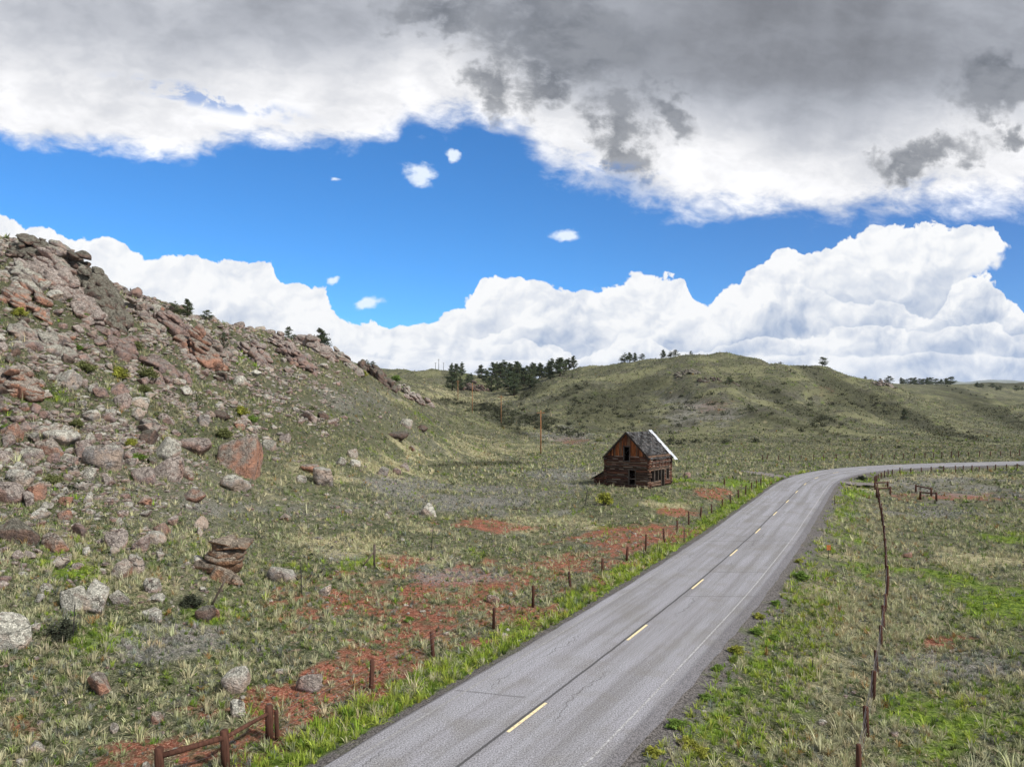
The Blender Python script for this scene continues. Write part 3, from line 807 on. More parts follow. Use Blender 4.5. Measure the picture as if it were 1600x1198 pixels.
# distant blue range
def far_range(name, y0, pts, col_):
    v, f = [], []
    m_, N, bs = new_mat(name + '_forest', 1.0, 0.0)
    n = N.noise(geo_pos(N), 0.004, 5, 0.6)
    N.set(bs.inputs['Base Color'], N.mix(N.ss(n, 0.4, 0.6), col_, tuple(c * 1.25 for c in col_)))
    xs = np.linspace(pts[0][0], pts[-1][0], 90)
    for a in xs:
        h = np.interp(a, [p[0] for p in pts], [p[1] for p in pts]) + random.uniform(-.35, .35)
        for k, (dd, fr) in enumerate(((-900, 0.0), (-420, 0.55), (0, 1.0), (700, 0.0))):
            Y = y0 + dd; X = (a - CX) / FPX * y0
            v.append((X, Y, -60 + ((HY - h) / FPX * y0 + CAMH + 60) * fr + (random.uniform(-12, 12) if k == 1 else 0)))
    for i in range(len(xs) - 1):
        for k in range(3):
            q = i * 4 + k; f.append((q, q + 4, q + 5, q + 1)[::-1])
    o = link(name, mesh_py(name, v, f, True), m_); tag(o, kind='structure')
far_range('mountains', 9000, [(1250, 612), (1380, 606), (1440, 599), (1480, 593.5), (1510, 597), (1545, 593), (1580, 594), (1620, 598), (1700, 594), (1900, 604), (2200, 612)], (0.13, 0.14, 0.10))

# the clear dry air between here and the range: one closed box, empty surface
hb = MB(); hb.box(-6500, 11000, -4700, 10500, -70.0, 520.0)
m_ = bpy.data.materials.new('thin_air'); m_.use_nodes = True
ht = m_.node_tree; ht.nodes.clear()
pv = ht.nodes.new('ShaderNodeVolumePrincipled'); ho = ht.nodes.new('ShaderNodeOutputMaterial')
pv.inputs['Color'].default_value = (0.80, 0.88, 1.0, 1); pv.inputs['Density'].default_value = 3.5e-5
ht.links.new(pv.outputs[0], ho.inputs['Volume'])
haze = hb.build('haze', m_); tag(haze, kind='stuff')

# ------------------------------------------------------------------ log cabin
def cabin():
    rnd = random.Random(5)
    W2, L2 = CAB_W / 2, CAB_L / 2
    root = empty('log_cabin', (CABC[0], CABC[1], CABZ - 0.05), -CAB_TH)
    tag(root, 'abandoned dark log cabin with sagging shingle roof beside the road', 'cabin')
    def hewn(name, base, hi):
        m_, N, bs = new_mat(name, 0.92, 0.12)
        p = objco(N)
        n = N.noise(N.vm('MULTIPLY', p, (0.8, 0.8, 7)), 1.6, 6, 0.65)
        c_ = attr(N, 'Col').outputs['Color']
        c_ = N.mix(1.0, c_, N.mix(N.ss(n, 0.32, 0.68), (0.55, 0.55, 0.55), (1.5, 1.45, 1.4)), 'MULTIPLY')
        N.set(bs.inputs['Base Color'], c_)
        bump(N, bs, n, 0.7, 0.03)
        return m_
    mlog = hewn('hewn_logs', 0, 0)
    H, NLOG = 4.2, 12
    dh = H / NLOG
    def log_piece(mb, cols, a, b, r, axis_pt, n=10):
        """one log from a to b (local points)"""
        v0 = len(mb.v)
        k = max(2, int((Vector(b) - Vector(a)).length / 0.8))
        ph = rnd.uniform(0, 9); am = rnd.uniform(0.0, 0.035)
        pts = []
        for i in range(k + 1):
            p = Vector(a).lerp(Vector(b), i / k)
            p.z += am * math.sin(ph + i * 0.9)
            pts.append(p)
        mb.tube(pts, [r * rnd.uniform(0.93, 1.05) for _ in pts], n, True, 0.05)
        g = rnd.choice([(0.085, 0.040, 0.028), (0.060, 0.032, 0.024), (0.115, 0.055, 0.036), (0.075, 0.050, 0.038), (0.13, 0.085, 0.06)])
        f = rnd.uniform(0.8, 1.25)
        cols += [(g[0] * f, g[1] * f, g[2] * f, 1)] * (len(mb.v) - v0)
    def chink(mb, cols, x0, x1, y0, y1, z0, z1, c3):
        v0 = len(mb.v); mb.box(x0, x1, y0, y1, z0, z1)
        cols += [(*c3, 1)] * (len(mb.v) - v0)
    def wall(name, P, Q, openings, ext, phase):
        """P, Q local corners; openings (u0, u1, z0, z1) along the wall"""
        mb, cols = MB(), []
        P, Q = Vector((*P, 0)), Vector((*Q, 0)); ln = (Q - P).length; d = (Q - P) / ln
        for i in range(NLOG):
            z = dh * (i + 0.5) + phase * dh * 0.5
            if z > H + 0.05: continue
            e0, e1 = ext + rnd.uniform(-.1, .14), ext + rnd.uniform(-.1, .14)
            segs = [(-e0, ln + e1)]
            for (u0, u1, z0, z1) in openings:
                if z0 - 0.02 < z < z1 + 0.02:
                    ns = []
                    for (a, b) in segs:
                        if a < u0 < b: ns.append((a, u0 + rnd.uniform(-.03, .03)))
                        if a < u1 < b: ns.append((u1 + rnd.uniform(-.03, .03), b))
                    segs = ns
            for (a, b) in segs:
                log_piece(mb, cols, P + d * a + Vector((0, 0, z)), P + d * b + Vector((0, 0, z)), dh * 0.50, None)
                # daub between the courses, mostly fallen out
                nn = Vector((-d.y, d.x, 0))
                q = max(a, 0.1)
                while q < min(b, ln - 0.1) - 0.2:
                    l_ = min(rnd.uniform(0.5, 1.5), min(b, ln - .1) - q)
                    pale = rnd.random() < 0.22
                    o = P + d * (q + l_ / 2) + Vector((0, 0, z + dh * 0.5))
                    hw = 0.105 if pale else 0.05
                    v0 = len(mb.v)
                    pts = []
                    for zz in (-0.05, 0.05):
                        for (su, sn) in ((-1, -1), (1, -1), (1, 1), (-1, 1)):
                            pts.append(o + d * (su * l_ / 2) + nn * (sn * hw) + Vector((0, 0, zz)))
                    mb.hexa(pts)
                    cc = (0.30, 0.25, 0.20) if pale else (0.03, 0.022, 0.018)
                    cols += [(*cc, 1)] * (len(mb.v) - v0)
                    q += l_ + 0.01
        me = mb.mesh(name, True); color_attr(me, 'Col', cols)
        return link(name, me, mlog, root)
    fo = [(0.545 * CAB_W, 0.70 * CAB_W, 0.45, 2.35), (0.43 * CAB_W, 0.565 * CAB_W, 3.65, 5.5)]
    ro_ = [(0.19 * CAB_L, 0.37 * CAB_L, 0.95, 2.35), (0.52 * CAB_L, 0.66 * CAB_L, 0.1, 2.3), (0.75 * CAB_L, 0.88 * CAB_L, 0.95, 2.4)]
    front = wall('log_wall', (-W2, -L2), (W2, -L2), fo, 0.22, 0)
    right_ = wall('log_wall', (W2, -L2), (W2, L2), ro_, 0.22, 1)
    back = wall('log_wall', (W2, L2), (-W2, L2), [], 0.22, 0)
    left_ = wall('log_wall', (-W2, L2), (-W2, -L2), [(2.2, 3.1, 1.0, 2.2)], 0.22, 1)
    right_['label'] = 'side log wall facing the road with doorway and two windows'
    front['label'] = 'gable end log wall with two dark openings'
    # gable boards
    def board_mat():
        m_, N, bs = new_mat('gable_boards', 0.9, 0.12)
        p = objco(N); c_ = attr(N, 'Col').outputs['Color']
        n = N.noise(N.vm('MULTIPLY', p, (7, 7, 0.7)), 1.5, 6, 0.65)
        c_ = N.mix(1.0, c_, N.mix(N.ss(n, 0.32, 0.66), (0.45, 0.42, 0.40), (1.5, 1.4, 1.3)), 'MULTIPLY')
        N.set(bs.inputs['Base Color'], c_); bump(N, bs, n, 0.5, 0.02)
        return m_
    bm_ = board_mat()
    RISE = 3.25
    def gable(y0, hole):
        mb, cols = MB(), []
        x = -W2 + 0.05
        while x < W2 - 0.1:
            w = rnd.uniform(0.17, 0.25); x1 = min(x + w, W2 - 0.05)
            def top(a): return H + RISE * (1 - abs(a) / W2) - 0.05
            z0 = H + rnd.uniform(-0.1, 0.02)
            if hole and x1 > fo[1][0] - W2 and x < fo[1][1] - W2: z0 = fo[1][3]
            t0_, t1_ = top(x), top(x1)
            if max(t0_, t1_) > z0 + 0.05:
                v0 = len(mb.v); yy = y0 + rnd.uniform(-.012, .012)
                t0_, t1_ = max(t0_, z0 + .01), max(t1_, z0 + .01)
                g0, g1 = x + 0.012, x1 - 0.012
                mb.hexa([(g0, yy - .02, z0), (g1, yy - .02, z0), (g1, yy + .02, z0), (g0, yy + .02, z0), (g0, yy - .02, t0_), (g1, yy - .02, t1_), (g1, yy + .02, t1_), (g0, yy + .02, t0_)])
                side = abs((x + x1) / 2) / W2
                g = rnd.choice([(0.24, 0.082, 0.030), (0.32, 0.11, 0.042), (0.14, 0.055, 0.028), (0.36, 0.135, 0.055), (0.09, 0.04, 0.025)])
                if rnd.random() < .25: g = (0.16, 0.10, 0.065)
                cols += [(*g, 1)] * (len(mb.v) - v0)
            x = x1
        me = mb.mesh('gable_boards'); color_attr(me, 'Col', cols)
        o = link('gable_boards', me, bm_, root)
        return o
    gable(-L2 - 0.02, True); gable(L2 + 0.02, False)
    # frames in the openings
    wd = M['post_grey']
    def frame_x(u0, u1, z0, z1, rail=None):
        mb = MB(); y = -L2
        a, b = u0 - W2, u1 - W2
        mb.box(a - 0.07, a + 0.03, y - .2, y + .16, z0 - .05, z1 + .05, .01); mb.box(b - .03, b + .07, y - .2, y + .16, z0 - .05, z1 + .05, .01)
        mb.box(a - .12, b + .12, y - .21, y + .17, z1 + .05, z1 + .17, .01); mb.box(a - .1, b + .1, y - .21, y + .17, z0 - .15, z0 - .05, .01)
        fr = mb.build('window', wd, root)
        if rail:
            r_ = MB(); r_.box(a + .03, b - .03, y - .03, y + .05, rail, rail + .12, .005); r_.build('sash_rail', wd, fr)
    frame_x(*fo[0], rail=1.15); frame_x(*fo[1])
    def frame_y(u0, u1, z0, z1, door=False):
        mb = MB(); x = W2
        a, b = u0 - L2, u1 - L2
        mb.box(x - .16, x + .2, a - .07, a + .03, z0 - .04, z1 + .05, .01); mb.box(x - .16, x + .2, b - .03, b + .07, z0 - .04, z1 + .05, .01)
        mb.box(x - .17, x + .21, a - .12, b + .12, z1 + .05, z1 + .16, .01)
        if not door: mb.box(x - .17, x + .21, a - .1, b + .1, z0 - .14, z0 - .04, .01)
        fr = mb.build('doorway' if door else 'window', wd, root)
        if not door:
            r_ = MB(); ym = (a + b) / 2
            r_.box(x - .03, x + .03, ym - .03, ym + .03, z0, z1); r_.box(x - .028, x + .028, a + .03, ym - .03, (z0 + z1) / 2 - .03, (z0 + z1) / 2 + .03)
            r_.build('sash_bar', wd, fr)
    frame_y(*ro_[0]); frame_y(*ro_[1], door=True); frame_y(*ro_[2])
    # roof: boards under ragged wavy shingles, dark verge boards
    OV = 0.38
    sl = math.hypot(W2, RISE); ux, uz = W2 / sl, -RISE / sl
    def on_roof(side, d, y, lift=0.0):
        """d metres down the slope from the ridge"""
        sag = -0.10 * math.sin(math.pi * min(max((y + L2) / CAB_L, 0), 1)) * (0.5 + 0.5 * d / sl)
        return (side * (ux * d + (-uz) * lift), y, H + RISE + uz * d + ux * lift + sag + 0.06)
    def shingle_mat():
        m_, N, bs = new_mat('weathered_shingles', 0.95, 0.1)
        p = objco(N); c_ = attr(N, 'Col').outputs['Color']
        n = N.noise(p, 7, 4, 0.6); w = N.noise(N.vm('MULTIPLY', p, (1, .6, 2)), 1.3, 3, 0.6, 1.2)
        c_ = N.mix(1.0, c_, N.mix(N.ss(n, 0.35, 0.65), (0.6, 0.6, 0.6), (1.3, 1.3, 1.3)), 'MULTIPLY')
        c_ = N.mix(N.ss(w, .52, .62, 0, .65), c_, (0.035, 0.032, 0.032))
        N.set(bs.inputs['Base Color'], c_); bump(N, bs, n, 0.6, 0.02)
        return m_
    ms = shingle_mat()
    for side in (-1, 1):
        mb, cols = MB(), []
        dmax = sl + 0.45
        # sheathing boards
        NB = 14
        for i in range(NB):
            a, b = dmax * i / NB, dmax * (i + 0.94) / NB
            y0, y1 = -L2 - OV + rnd.uniform(0, .05), L2 + OV - rnd.uniform(0, .25)
            if side == 1 and i >= NB - 3: y1 -= rnd.uniform(0.4, 1.6); 
            v0 = len(mb.v)
            ks = np.linspace(y0, y1, 7)
            for u, v in zip(ks[:-1], ks[1:]):
                mb.hexa([on_roof(side, a, u, -.03), on_roof(side, b, u, -.03), on_roof(side, b, v, -.03), on_roof(side, a, v, -.03), on_roof(side, a, u, .0), on_roof(side, b, u, .0), on_roof(side, b, v, .0), on_roof(side, a, v, .0)])
            cols += [(0.075, 0.06, 0.05, 1)] * (len(mb.v) - v0)
        NR = 26
        for i in range(NR):
            y = -L2 - OV
            while y < L2 + OV - 0.15:
                w = rnd.uniform(0.12, 0.24)
                d0_ = dmax * i / NR; d1_ = d0_ + dmax / NR * rnd.uniform(1.15, 1.6)
                wave = math.sin(y * 2.1 + i * 0.75 + 0.8 * math.sin(y * 0.9)) + 0.5 * math.sin(y * 4.3 - i * .5)
                gone = rnd.random() < (0.03 + (0.22 if i > NR - 6 else 0)) or (side == 1 and i > NR - 7 and y > 0.8 and rnd.random() < .55)
                if not gone:
                    l0 = 0.02 + 0.012 * rnd.random(); l1 = 0.05 + 0.10 * max(0, wave) + rnd.uniform(0, .04)
                    v0 = len(mb.v)
                    y1 = min(y + w - .012, L2 + OV)
                    sk = rnd.uniform(-.02, .02)
                    mb.hexa([on_roof(side, d0_, y, l0 - .012), on_roof(side, d1_, y + sk, l1 - .015), on_roof(side, d1_, y1 + sk, l1 - .015), on_roof(side, d0_, y1, l0 - .012),
                             on_roof(side, d0_, y, l0 + .004), on_roof(side, d1_, y + sk, l1), on_roof(side, d1_, y1 + sk, l1), on_roof(side, d0_, y1, l0 + .004)])
                    g = rnd.uniform(0.05, 0.13) * rnd.choice((.5, 1, 1.4))
                    tint = rnd.choice([(1, 0.97, 0.98), (1, .92, .86), (.95, 1, 1)])
                    cols += [(g * tint[0], g * tint[1], g * tint[2], 1)] * (len(mb.v) - v0)
                y += w
        me = mb.mesh('roof_slope'); color_attr(me, 'Col', cols)
        link('roof_slope', me, ms, root)
        # verge boards on both gables
        for yy in (-L2 - OV - .035, L2 + OV + .035):
            v = MB()
            v.hexa([on_roof(side, 0, yy - .03, -.16), on_roof(side, dmax + .05, yy - .03, -.16), on_roof(side, dmax + .05, yy + .03, -.16), on_roof(side, 0, yy + .03, -.16),
                    on_roof(side, 0, yy - .03, .06), on_roof(side, dmax + .05, yy - .03, .06), on_roof(side, dmax + .05, yy + .03, .06), on_roof(side, 0, yy + .03, .06)])
            v.build('verge_board', M['post_grey'] if yy > 0 else M['steelwood'], root)
        # rafters seen at the ragged eave
        for k in range(7):
            y = -L2 + .3 + k * (CAB_L - .6) / 6
            v = MB()
            q0, q1 = sl - 0.9, dmax - 0.08
            v.hexa([on_roof(side, q0, y - .05, -.17), on_roof(side, q1, y - .05, -.17), on_roof(side, q1, y + .05, -.17), on_roof(side, q0, y + .05, -.17),
                    on_roof(side, q0, y - .05, -.035), on_roof(side, q1, y - .05, -.035), on_roof(side, q1, y + .05, -.035), on_roof(side, q0, y + .05, -.035)])
            v.build('rafter', wd, root)
    # white sheet of metal roofing at the far end of the roof slope facing the road
    m_, N, bs = new_mat('white_roof_sheet', 0.55, 0.3)
    n = N.noise(objco(N), 3.2, 6, 0.7)
    N.set(bs.inputs['Base Color'], N.mix(N.ss(n, 0.46, 0.66), (0.54, 0.57, 0.61), (0.30, 0.30, 0.31)))
    mb = MB(); K = 16
    for i in range(K):
        d0_, d1_ = -0.02 + (sl + 1.15) * i / K, -0.02 + (sl + 1.15) * (i + 1) / K
        for k in range(5):
            y0 = L2 - 0.40 + k * 0.2; y1 = y0 + 0.2
            if k == 0 and rnd.random() < .5: continue
            l = lambda y: 0.16 + 0.018 * math.cos((y - L2) * 31.4)
            mb.hexa([on_roof(1, d0_, y0, l(y0) - .01), on_roof(1, d1_, y0, l(y0) - .01), on_roof(1, d1_, y1, l(y1) - .01), on_roof(1, d0_, y1, l(y1) - .01), on_roof(1, d0_, y0, l(y0)), on_roof(1, d1_, y0, l(y0)), on_roof(1, d1_, y1, l(y1)), on_roof(1, d0_, y1, l(y1))])
    o = mb.build('metal_roof_sheet', m_, root); o['label'] = 'white sheet of metal roofing along the far roof edge'
    # lean-to on the left side
    lt, cols = MB(), []
    x1_ = -W2 - 0.25; wl = 2.0
    for (a, b, ya, yb) in ((x1_, x1_ - wl, -L2 + .9, -L2 + .9), (x1_ - wl, x1_ - wl, -L2 + .9, -L2 + 4.2), (x1_ - wl, x1_, -L2 + 4.2, -L2 + 4.2)):
        for i in range(7):
            z = 0.1 + 0.27 * i
            if a != b:
                hi = lambda x: 0.95 + 1.25 * (1 - (x1_ - x) / wl)
                lo = min(a, b)
                xs_ = max(lo, x1_ - wl + max(0, (z - 0.95)) / 1.25 * wl)
                if xs_ > x1_ - .2: continue
                log_piece(lt, cols, (x1_, ya, z), (xs_, yb, z), 0.14, None, 8)
            elif z < 0.95:
                log_piece(lt, cols, (a, ya - .15, z), (b, yb + .15, z), 0.14, None, 8)
    me = lt.mesh('lean_to_wall', True); color_attr(me, 'Col', cols); lw = link('lean_to_wall', me, mlog, root)
    rf, cols = MB(), []
    for k in range(19):
        y0 = -L2 + 0.55 + k * 0.21; y1 = y0 + 0.195
        j = rnd.uniform(-.18, .12); e = rnd.uniform(-.03, .03)
        v0 = len(rf.v)
        rf.hexa([(x1_, y0, 2.25 + e), (x1_ - wl - .5 + j, y0, 0.72 + e), (x1_ - wl - .5 + j, y1, 0.72 + e), (x1_, y1, 2.25 + e), (x1_, y0, 2.30 + e), (x1_ - wl - .5 + j, y0, .77 + e), (x1_ - wl - .5 + j, y1, .77 + e), (x1_, y1, 2.30 + e)])
        g = rnd.uniform(.05, .12); cols += [(g, g * .9, g * .82, 1)] * (len(rf.v) - v0)
    me = rf.mesh('lean_to_roof'); color_attr(me, 'Col', cols); link('lean_to_roof', me, ms, root)
    # plank nailed over the front, as in an old porch line
    pk = MB()
    pk.tube([(-W2 + .2, -L2 - .24, 2.78), (-.6, -L2 - .27, 3.02), (.2, -L2 - .27, 3.05), (W2 - .3, -L2 - .24, 2.80)], 0.07, 6, True, .1)
    pk.build('porch_rail', wd, root)
    # rails of the fallen porch roof on the side wall
    pr = MB()
    pr.box(W2 + .2, W2 + .28, -L2 + .1, L2 - .3, 3.35, 3.47, .02)
    pr.box(W2 + .2, W2 + .28, -L2 + .1, L2 - .5, 2.72, 2.82, .02)
    for k in range(6):
        y = -L2 + .5 + k * 1.05; pr.box(W2 + .29, W2 + .36, y, y + .1, 2.65, 3.9 if k % 2 else 3.6, .02)
    pr.build('porch_rail', wd, root)
    # plank floor (keeps the inside dark and closed)
    fl = MB()
    for k in range(12):
        x = -W2 + .2 + k * (CAB_W - .4) / 12
        fl.box(x, x + (CAB_W - .5) / 12, -L2 + .2, L2 - .2, 0.02, 0.08)
    fl.build('plank_floor', wd, root)
    lf = MB()
    for k in range(12):
        x = -W2 + .2 + k * (CAB_W - .4) / 12
        lf.box(x, x + (CAB_W - .5) / 12, -L2 + .2, L2 - .2, 2.65, 2.70)
    lf.build('loft_floor', wd, root)
    return root
M['steelwood'] = wood_mat('dark_verge_wood', (0.030, 0.022, 0.018), (0.065, 0.050, 0.042))
cabin()

# ------------------------------------------------------------------ fences
def line_world(pix, z=None):
    return [np.array(spot(*q)[:2]) if z is None else np.array(flat(*q, z)) for q in pix]
def post_mesh(h, r, jit=0.012, square=False):
    mb = MB()
    mb.tube([(0, 0, -0.35), (0, 0, h * .5), (0, 0, h - .03), (0, 0, h)], [r, r * random.uniform(.94, 1.0), r * .94, r * .72], 9, True, .08)
    return mb.mesh('post', True)
POSTS = [post_mesh(h, r) for h, r in ((1.18, .085), (1.28, .095), (1.1, .08), (1.22, .09), (1.32, .088), (1.05, .1))]
for p_ in POSTS: p_.materials.append(M['post'])
STAKES = []
for _ in range(3):
    mb = MB(); mb.tube([(0, 0, -.2), (0, 0, 1.25)], .022, 5); q_ = mb.mesh('stake'); q_.materials.append(M['steel']); STAKES.append(q_)
def wire_fence(name, label, pts, spacing, wires=(0.35, 0.65, 0.95, 1.15), jitter=0.06, stakes=False, hs=1.0, thick=1.0, group=None):
    p = resample(pts, 0.25)
    s = np.r_[0, np.cumsum(np.linalg.norm(np.diff(p, axis=0), axis=1))]
    n = int(s[-1] / spacing)
    o = None
    tops = []
    for k in range(n + 1):
        d = min(k * spacing + random.uniform(-.2, .2) * spacing * .5, s[-1])
        x, y = np.interp(d, s, p[:, 0]), np.interp(d, s, p[:, 1])
        z = hz(x, y)
        if o is None:
            o = empty(name, (x, y, z)); base = Vector((x, y, z))
            tag(o, label, 'fence', group)
        st_ = stakes and k % 2 == 1
        me = random.choice(STAKES) if st_ else random.choice(POSTS)
        c_ = link('stake' if st_ else 'post', me, None, o, (x - base.x, y - base.y, z - base.z))
        c_.rotation_euler = (random.gauss(0, jitter), random.gauss(0, jitter), random.uniform(0, 6.28))
        f = random.uniform(.9, 1.1) * hs
        c_.scale = (thick, thick, f)
        tops.append(Vector((x, y, z)))
    side = Vector((0, 0, 0))
    for w in wires:
        mb = MB(); pl = []
        for i, t in enumerate(tops):
            e = t - base; pl.append((e.x, e.y, e.z + w * hs))
            if i < len(tops) - 1:
                m_ = (tops[i] + tops[i + 1]) / 2 - base
                pl.append((m_.x, m_.y, m_.z + w * hs - random.uniform(.01, .04)))
        mb.tube(pl, 0.008, 3, False)
        mb.build('wire', M['wire'], o)
    return o, tops, base
LF_PIX = [(585,1072),(680,1018),(768,982),(838,940),(893,915),(968,878),(1025,849),(1044,841),(1079,814),(1098,808),(1112,798),(1136,788),(1147,781),(1160,774),(1172,767),(1183,760),(1194,753)]
lf = [np.array(flat(a, b, -.05)) for a, b in LF_PIX]
d_ = (lf[0] - lf[3]); d_ /= np.linalg.norm(d_)
lf = [np.array(flat(433, 1146)), ] + lf
lf = list(smooth(resample(lf, 1.0), 2))
lfence, ltops, lbase = wire_fence('wire_fence', 'long wire fence of red brown posts left of the road up to the cabin', lf, 5.0, thick=1.05)
# braced corner at its near end: two stout posts and a sloping rail
def bar_between(name, a, b, r, mat, parent, base, n=8):
    mb = MB(); A_, B_ = Vector(a) - base, Vector(b) - base
    mid = [A_.lerp(B_, t) for t in (0, .33, .66, 1)]
    mb.tube(mid, [r, r * 1.04, r * .98, r], n, True, .07)
    return mb.build(name, mat, parent, True)
P1, P2, P3 = (np.array(flat(250, 1222)), np.array(flat(353, 1192)), lf[0])
brace = empty('fence_brace', (P2[0], P2[1], hz(*P2)))
tag(brace, 'wooden fence brace of thick posts and a sloping log rail in the near left corner', 'fence')
bb = Vector(brace.location)
tp = []
for q, h in ((P1, 1.32), (P2, 1.36), (P3 + np.array((-.25, -.1)), 1.32)):
    z = hz(*q)
    c_ = link('post', POSTS[1], None, brace, Vector((q[0], q[1], z)) - bb); c_.scale = (1.5, 1.5, h / 1.28); c_.rotation_euler = (random.gauss(0, .02), random.gauss(0, .02), 1)
    tp.append(Vector((q[0], q[1], z + h)))
bar_between('rail', tp[0] - Vector((0, 0, .28)), tp[1] - Vector((0, 0, .24)), .095, M['post'], brace, bb)
bar_between('rail', tp[1] - Vector((0, 0, .25)), tp[2] - Vector((0, 0, .30)), .075, M['post'], brace, bb)
for w in (.3, .55, .8, 1.05):
    bar_between('wire', tp[0] - Vector((0, 0, 1.3 - w)), tp[1] - Vector((0, 0, 1.3 - w)), .005, M['wire'], brace, bb, 3)
    bar_between('wire', tp[1] - Vector((0, 0, 1.3 - w)), tp[2] - Vector((0, 0, 1.3 - w)), .005, M['wire'], brace, bb, 3)
RF_PIX = [(1341,1230),(1345,1196),(1358,1114),(1372,1054),(1381,1018),(1385,983),(1388,953),(1388,930),(1387,907),(1386,885),(1384,860),(1382,840),(1379,818),(1376,800),(1373,786),(1371,774),(1369,764)]
rf = list(smooth(resample([np.array(spot(a, min(b, 1230))[:2]) for a, b in RF_PIX], 1.0), 11))
wire_fence('wire_fence', 'wire fence of close wooden posts along the pasture right of the road', rf, 4.0, thick=1.1, jitter=.04, hs=1.15)
RF2 = [(1367,757),(1371,751),(1378,747),(1388,744),(1397,742),(1417,740.5),(1454,739.3),(1482,738.5),(1518,737),(1550,735.5),(1600,733),(1680,730)]
rf2 = list(resample([np.array(spot(a, b)[:2]) for a, b in RF2], 1.0))
wire_fence('wire_fence', 'distant wire fence along the far edge of the right pasture below the bend', rf2, 2.6, thick=1.1, jitter=.04)
LF2 = [(1191,720),(1200,719),(1250,719),(1320,719),(1400,718),(1450,716.5),(1500,714.5),(1560,713.5),(1640,713),(1760,712)]
lf2 = list(resample([np.array(spot(a, b)[:2]) for a, b in LF2], 1.0))
wire_fence('wire_fence', 'wire fence on the far side of the bend at the foot of the green hill', lf2, 2.7, thick=1.2, jitter=.04, hs=1.15)

def h_brace(pa, pb, label, rail=0.1, h=1.25, pz=None):
    a, b = spot(*pa), spot(*pb)
    o = empty('brace_rail', a); tag(o, label, 'fence rail')
    base = Vector(a); tps_ = []
    for q in (a, b):
        c_ = link('post', POSTS[4], None, o, Vector(q) - base); c_.scale = (1.7, 1.7, h / 1.32)
        tps_.append(Vector(q) + Vector((0, 0, h - .18)))
    bar_between('rail', tps_[0], tps_[1], rail, M['post'], o, base)
h_brace((1367, 765), (1387, 764), 'short rail between two posts at the drive gate, nearer the bend')
h_brace((1370, 778), (1391, 776), 'short rail between two posts south of the gravel drive gate', h=1.5)
h_brace((1431, 770), (1455, 775), 'free standing rail on two posts in the pasture, closer to the bend')
h_brace((1438, 781), (1463, 783), 'free standing rail on two posts in the pasture, beside red earth')

def lone_post(pix_base, pix_top, label, mat, r=0.05, name='old_fence_post', n=7, cat='post'):
    x, y, z = spot(*pix_base)
    X = (pix_top[0] - CX) / FPX * y; Z = CAMH + (HY - pix_top[1]) / FPX * y
    mb = MB(); t = Vector((X - x, 0, Z - z))
    mb.tube([t * -0.15, t * .4, t * .75, t], [r * 1.05, r, r * .95, r * .8], n, True, .08)
    o = link(name, mb.mesh(name, True), mat, None, (x, y, z)); tag(o, label, cat)
    return o
lone_post((114, 999), (117, 944), 'thin dark steel stake in front of two round boulders', M['steel'], .03, 'steel_stake', 5)
lone_post((331, 946), (352, 905), 'grey wooden post leaning to the right below the layered rock stack', M['post_grey'], .06)
lone_post((471, 928), (470, 881), 'thin dark stake between pale flat rock and red soil', M['steel'], .028, 'steel_stake', 5)
lone_post((674, 859), (677, 824), 'thin dark stake on the meadow uphill of the braced post', M['steel'], .03, 'steel_stake', 5)
lone_post((914, 790), (918, 765), 'slim dark post beside the yellow green shrub by the cabin', M['steel'], .05, 'steel_stake', 5)
lone_post((806, 726), (815, 713), 'grey stick leaning in the meadow uphill of the cabin', M['post_grey'], .09)
lone_post((1006, 873), (1006, 855), 'thin dark marker stake on the left verge by the red bank', M['steel'], .035, 'steel_stake', 5)
lone_post((1069, 847), (1069, 824), 'thin tall marker stake on the left verge, farther one before the cabin', M['steel'], .04, 'steel_stake', 5)
lone_post((1304, 789), (1304, 775), 'thin pale delineator on the right verge before the bend', M['post_grey'], .045, 'steel_stake', 5)
lone_post((1132, 761), (1132, 748), 'lone dark post in the meadow right of the cabin', M['post'], .12)
lone_post((1269, 1047), (1270, 1030), 'short dark stake in straw grass between road and right fence', M['steel'], .03, 'steel_stake', 5)
# braced post on the meadow
x, y, z = spot(585, 888)
bp = empty('braced_post', (x, y, z)); tag(bp, 'weathered wooden post with a diagonal strut alone in the meadow', 'post')
hgt_ = (888 - 851) / FPX * y
mb = MB(); mb.tube([(0, 0, -.3), (0, 0, hgt_ * .6), (.02, 0, hgt_)], [.10, .095, .075], 9, True, .1); mb.build('post', M['post_grey'], bp, True)
mb = MB(); mb.tube([(-(585 - 566) / FPX * y, -.3, hz(x - .9, y - .3) - z + .02), (-.06, 0, hgt_ * .68)], [.05, .045], 7, True, .1); mb.build('strut', M['post_grey'], bp, True)
# fallen limb on the meadow
x, y, z = spot(810, 797)
mb = MB(); mb.tube([(-.7, .3, .1), (-.1, .1, .16), (.5, -.1, .12), (1.1, -.3, .06)], [.05, .08, .07, .03], 7, True, .15)
tag(link('fallen_log', mb.mesh('fallen_log', True), M['post_grey'], None, (x, y, z)), 'grey fallen log lying in the meadow left of the cabin shrub', 'log')

# orange marker beside the road
x, y, z = spot(1294.5, 873)
mk = empty('marker_sign', (x, y, z)); tag(mk, 'small orange marker sign on a thin post right of the road', 'sign')
mb = MB(); mb.tube([(0, 0, -.2), (0, 0, 1.15)], .028, 6); mb.build('sign_post', M['steel'], mk)
m_, N, bs = new_mat('faded_orange_paint', .6, .3)
N.set(bs.inputs['Base Color'], N.mix(N.ss(N.noise(objco(N), 14, 4, .6), .4, .65), (0.55, 0.16, 0.035), (0.30, 0.10, 0.03)))
mb = MB(); mb.box(-.17, .17, -.05, -.03, .74, .90, .005); mb.box(-.17, .17, -.05, -.03, .95, 1.14, .005); mb.build('sign_plate', m_, mk)

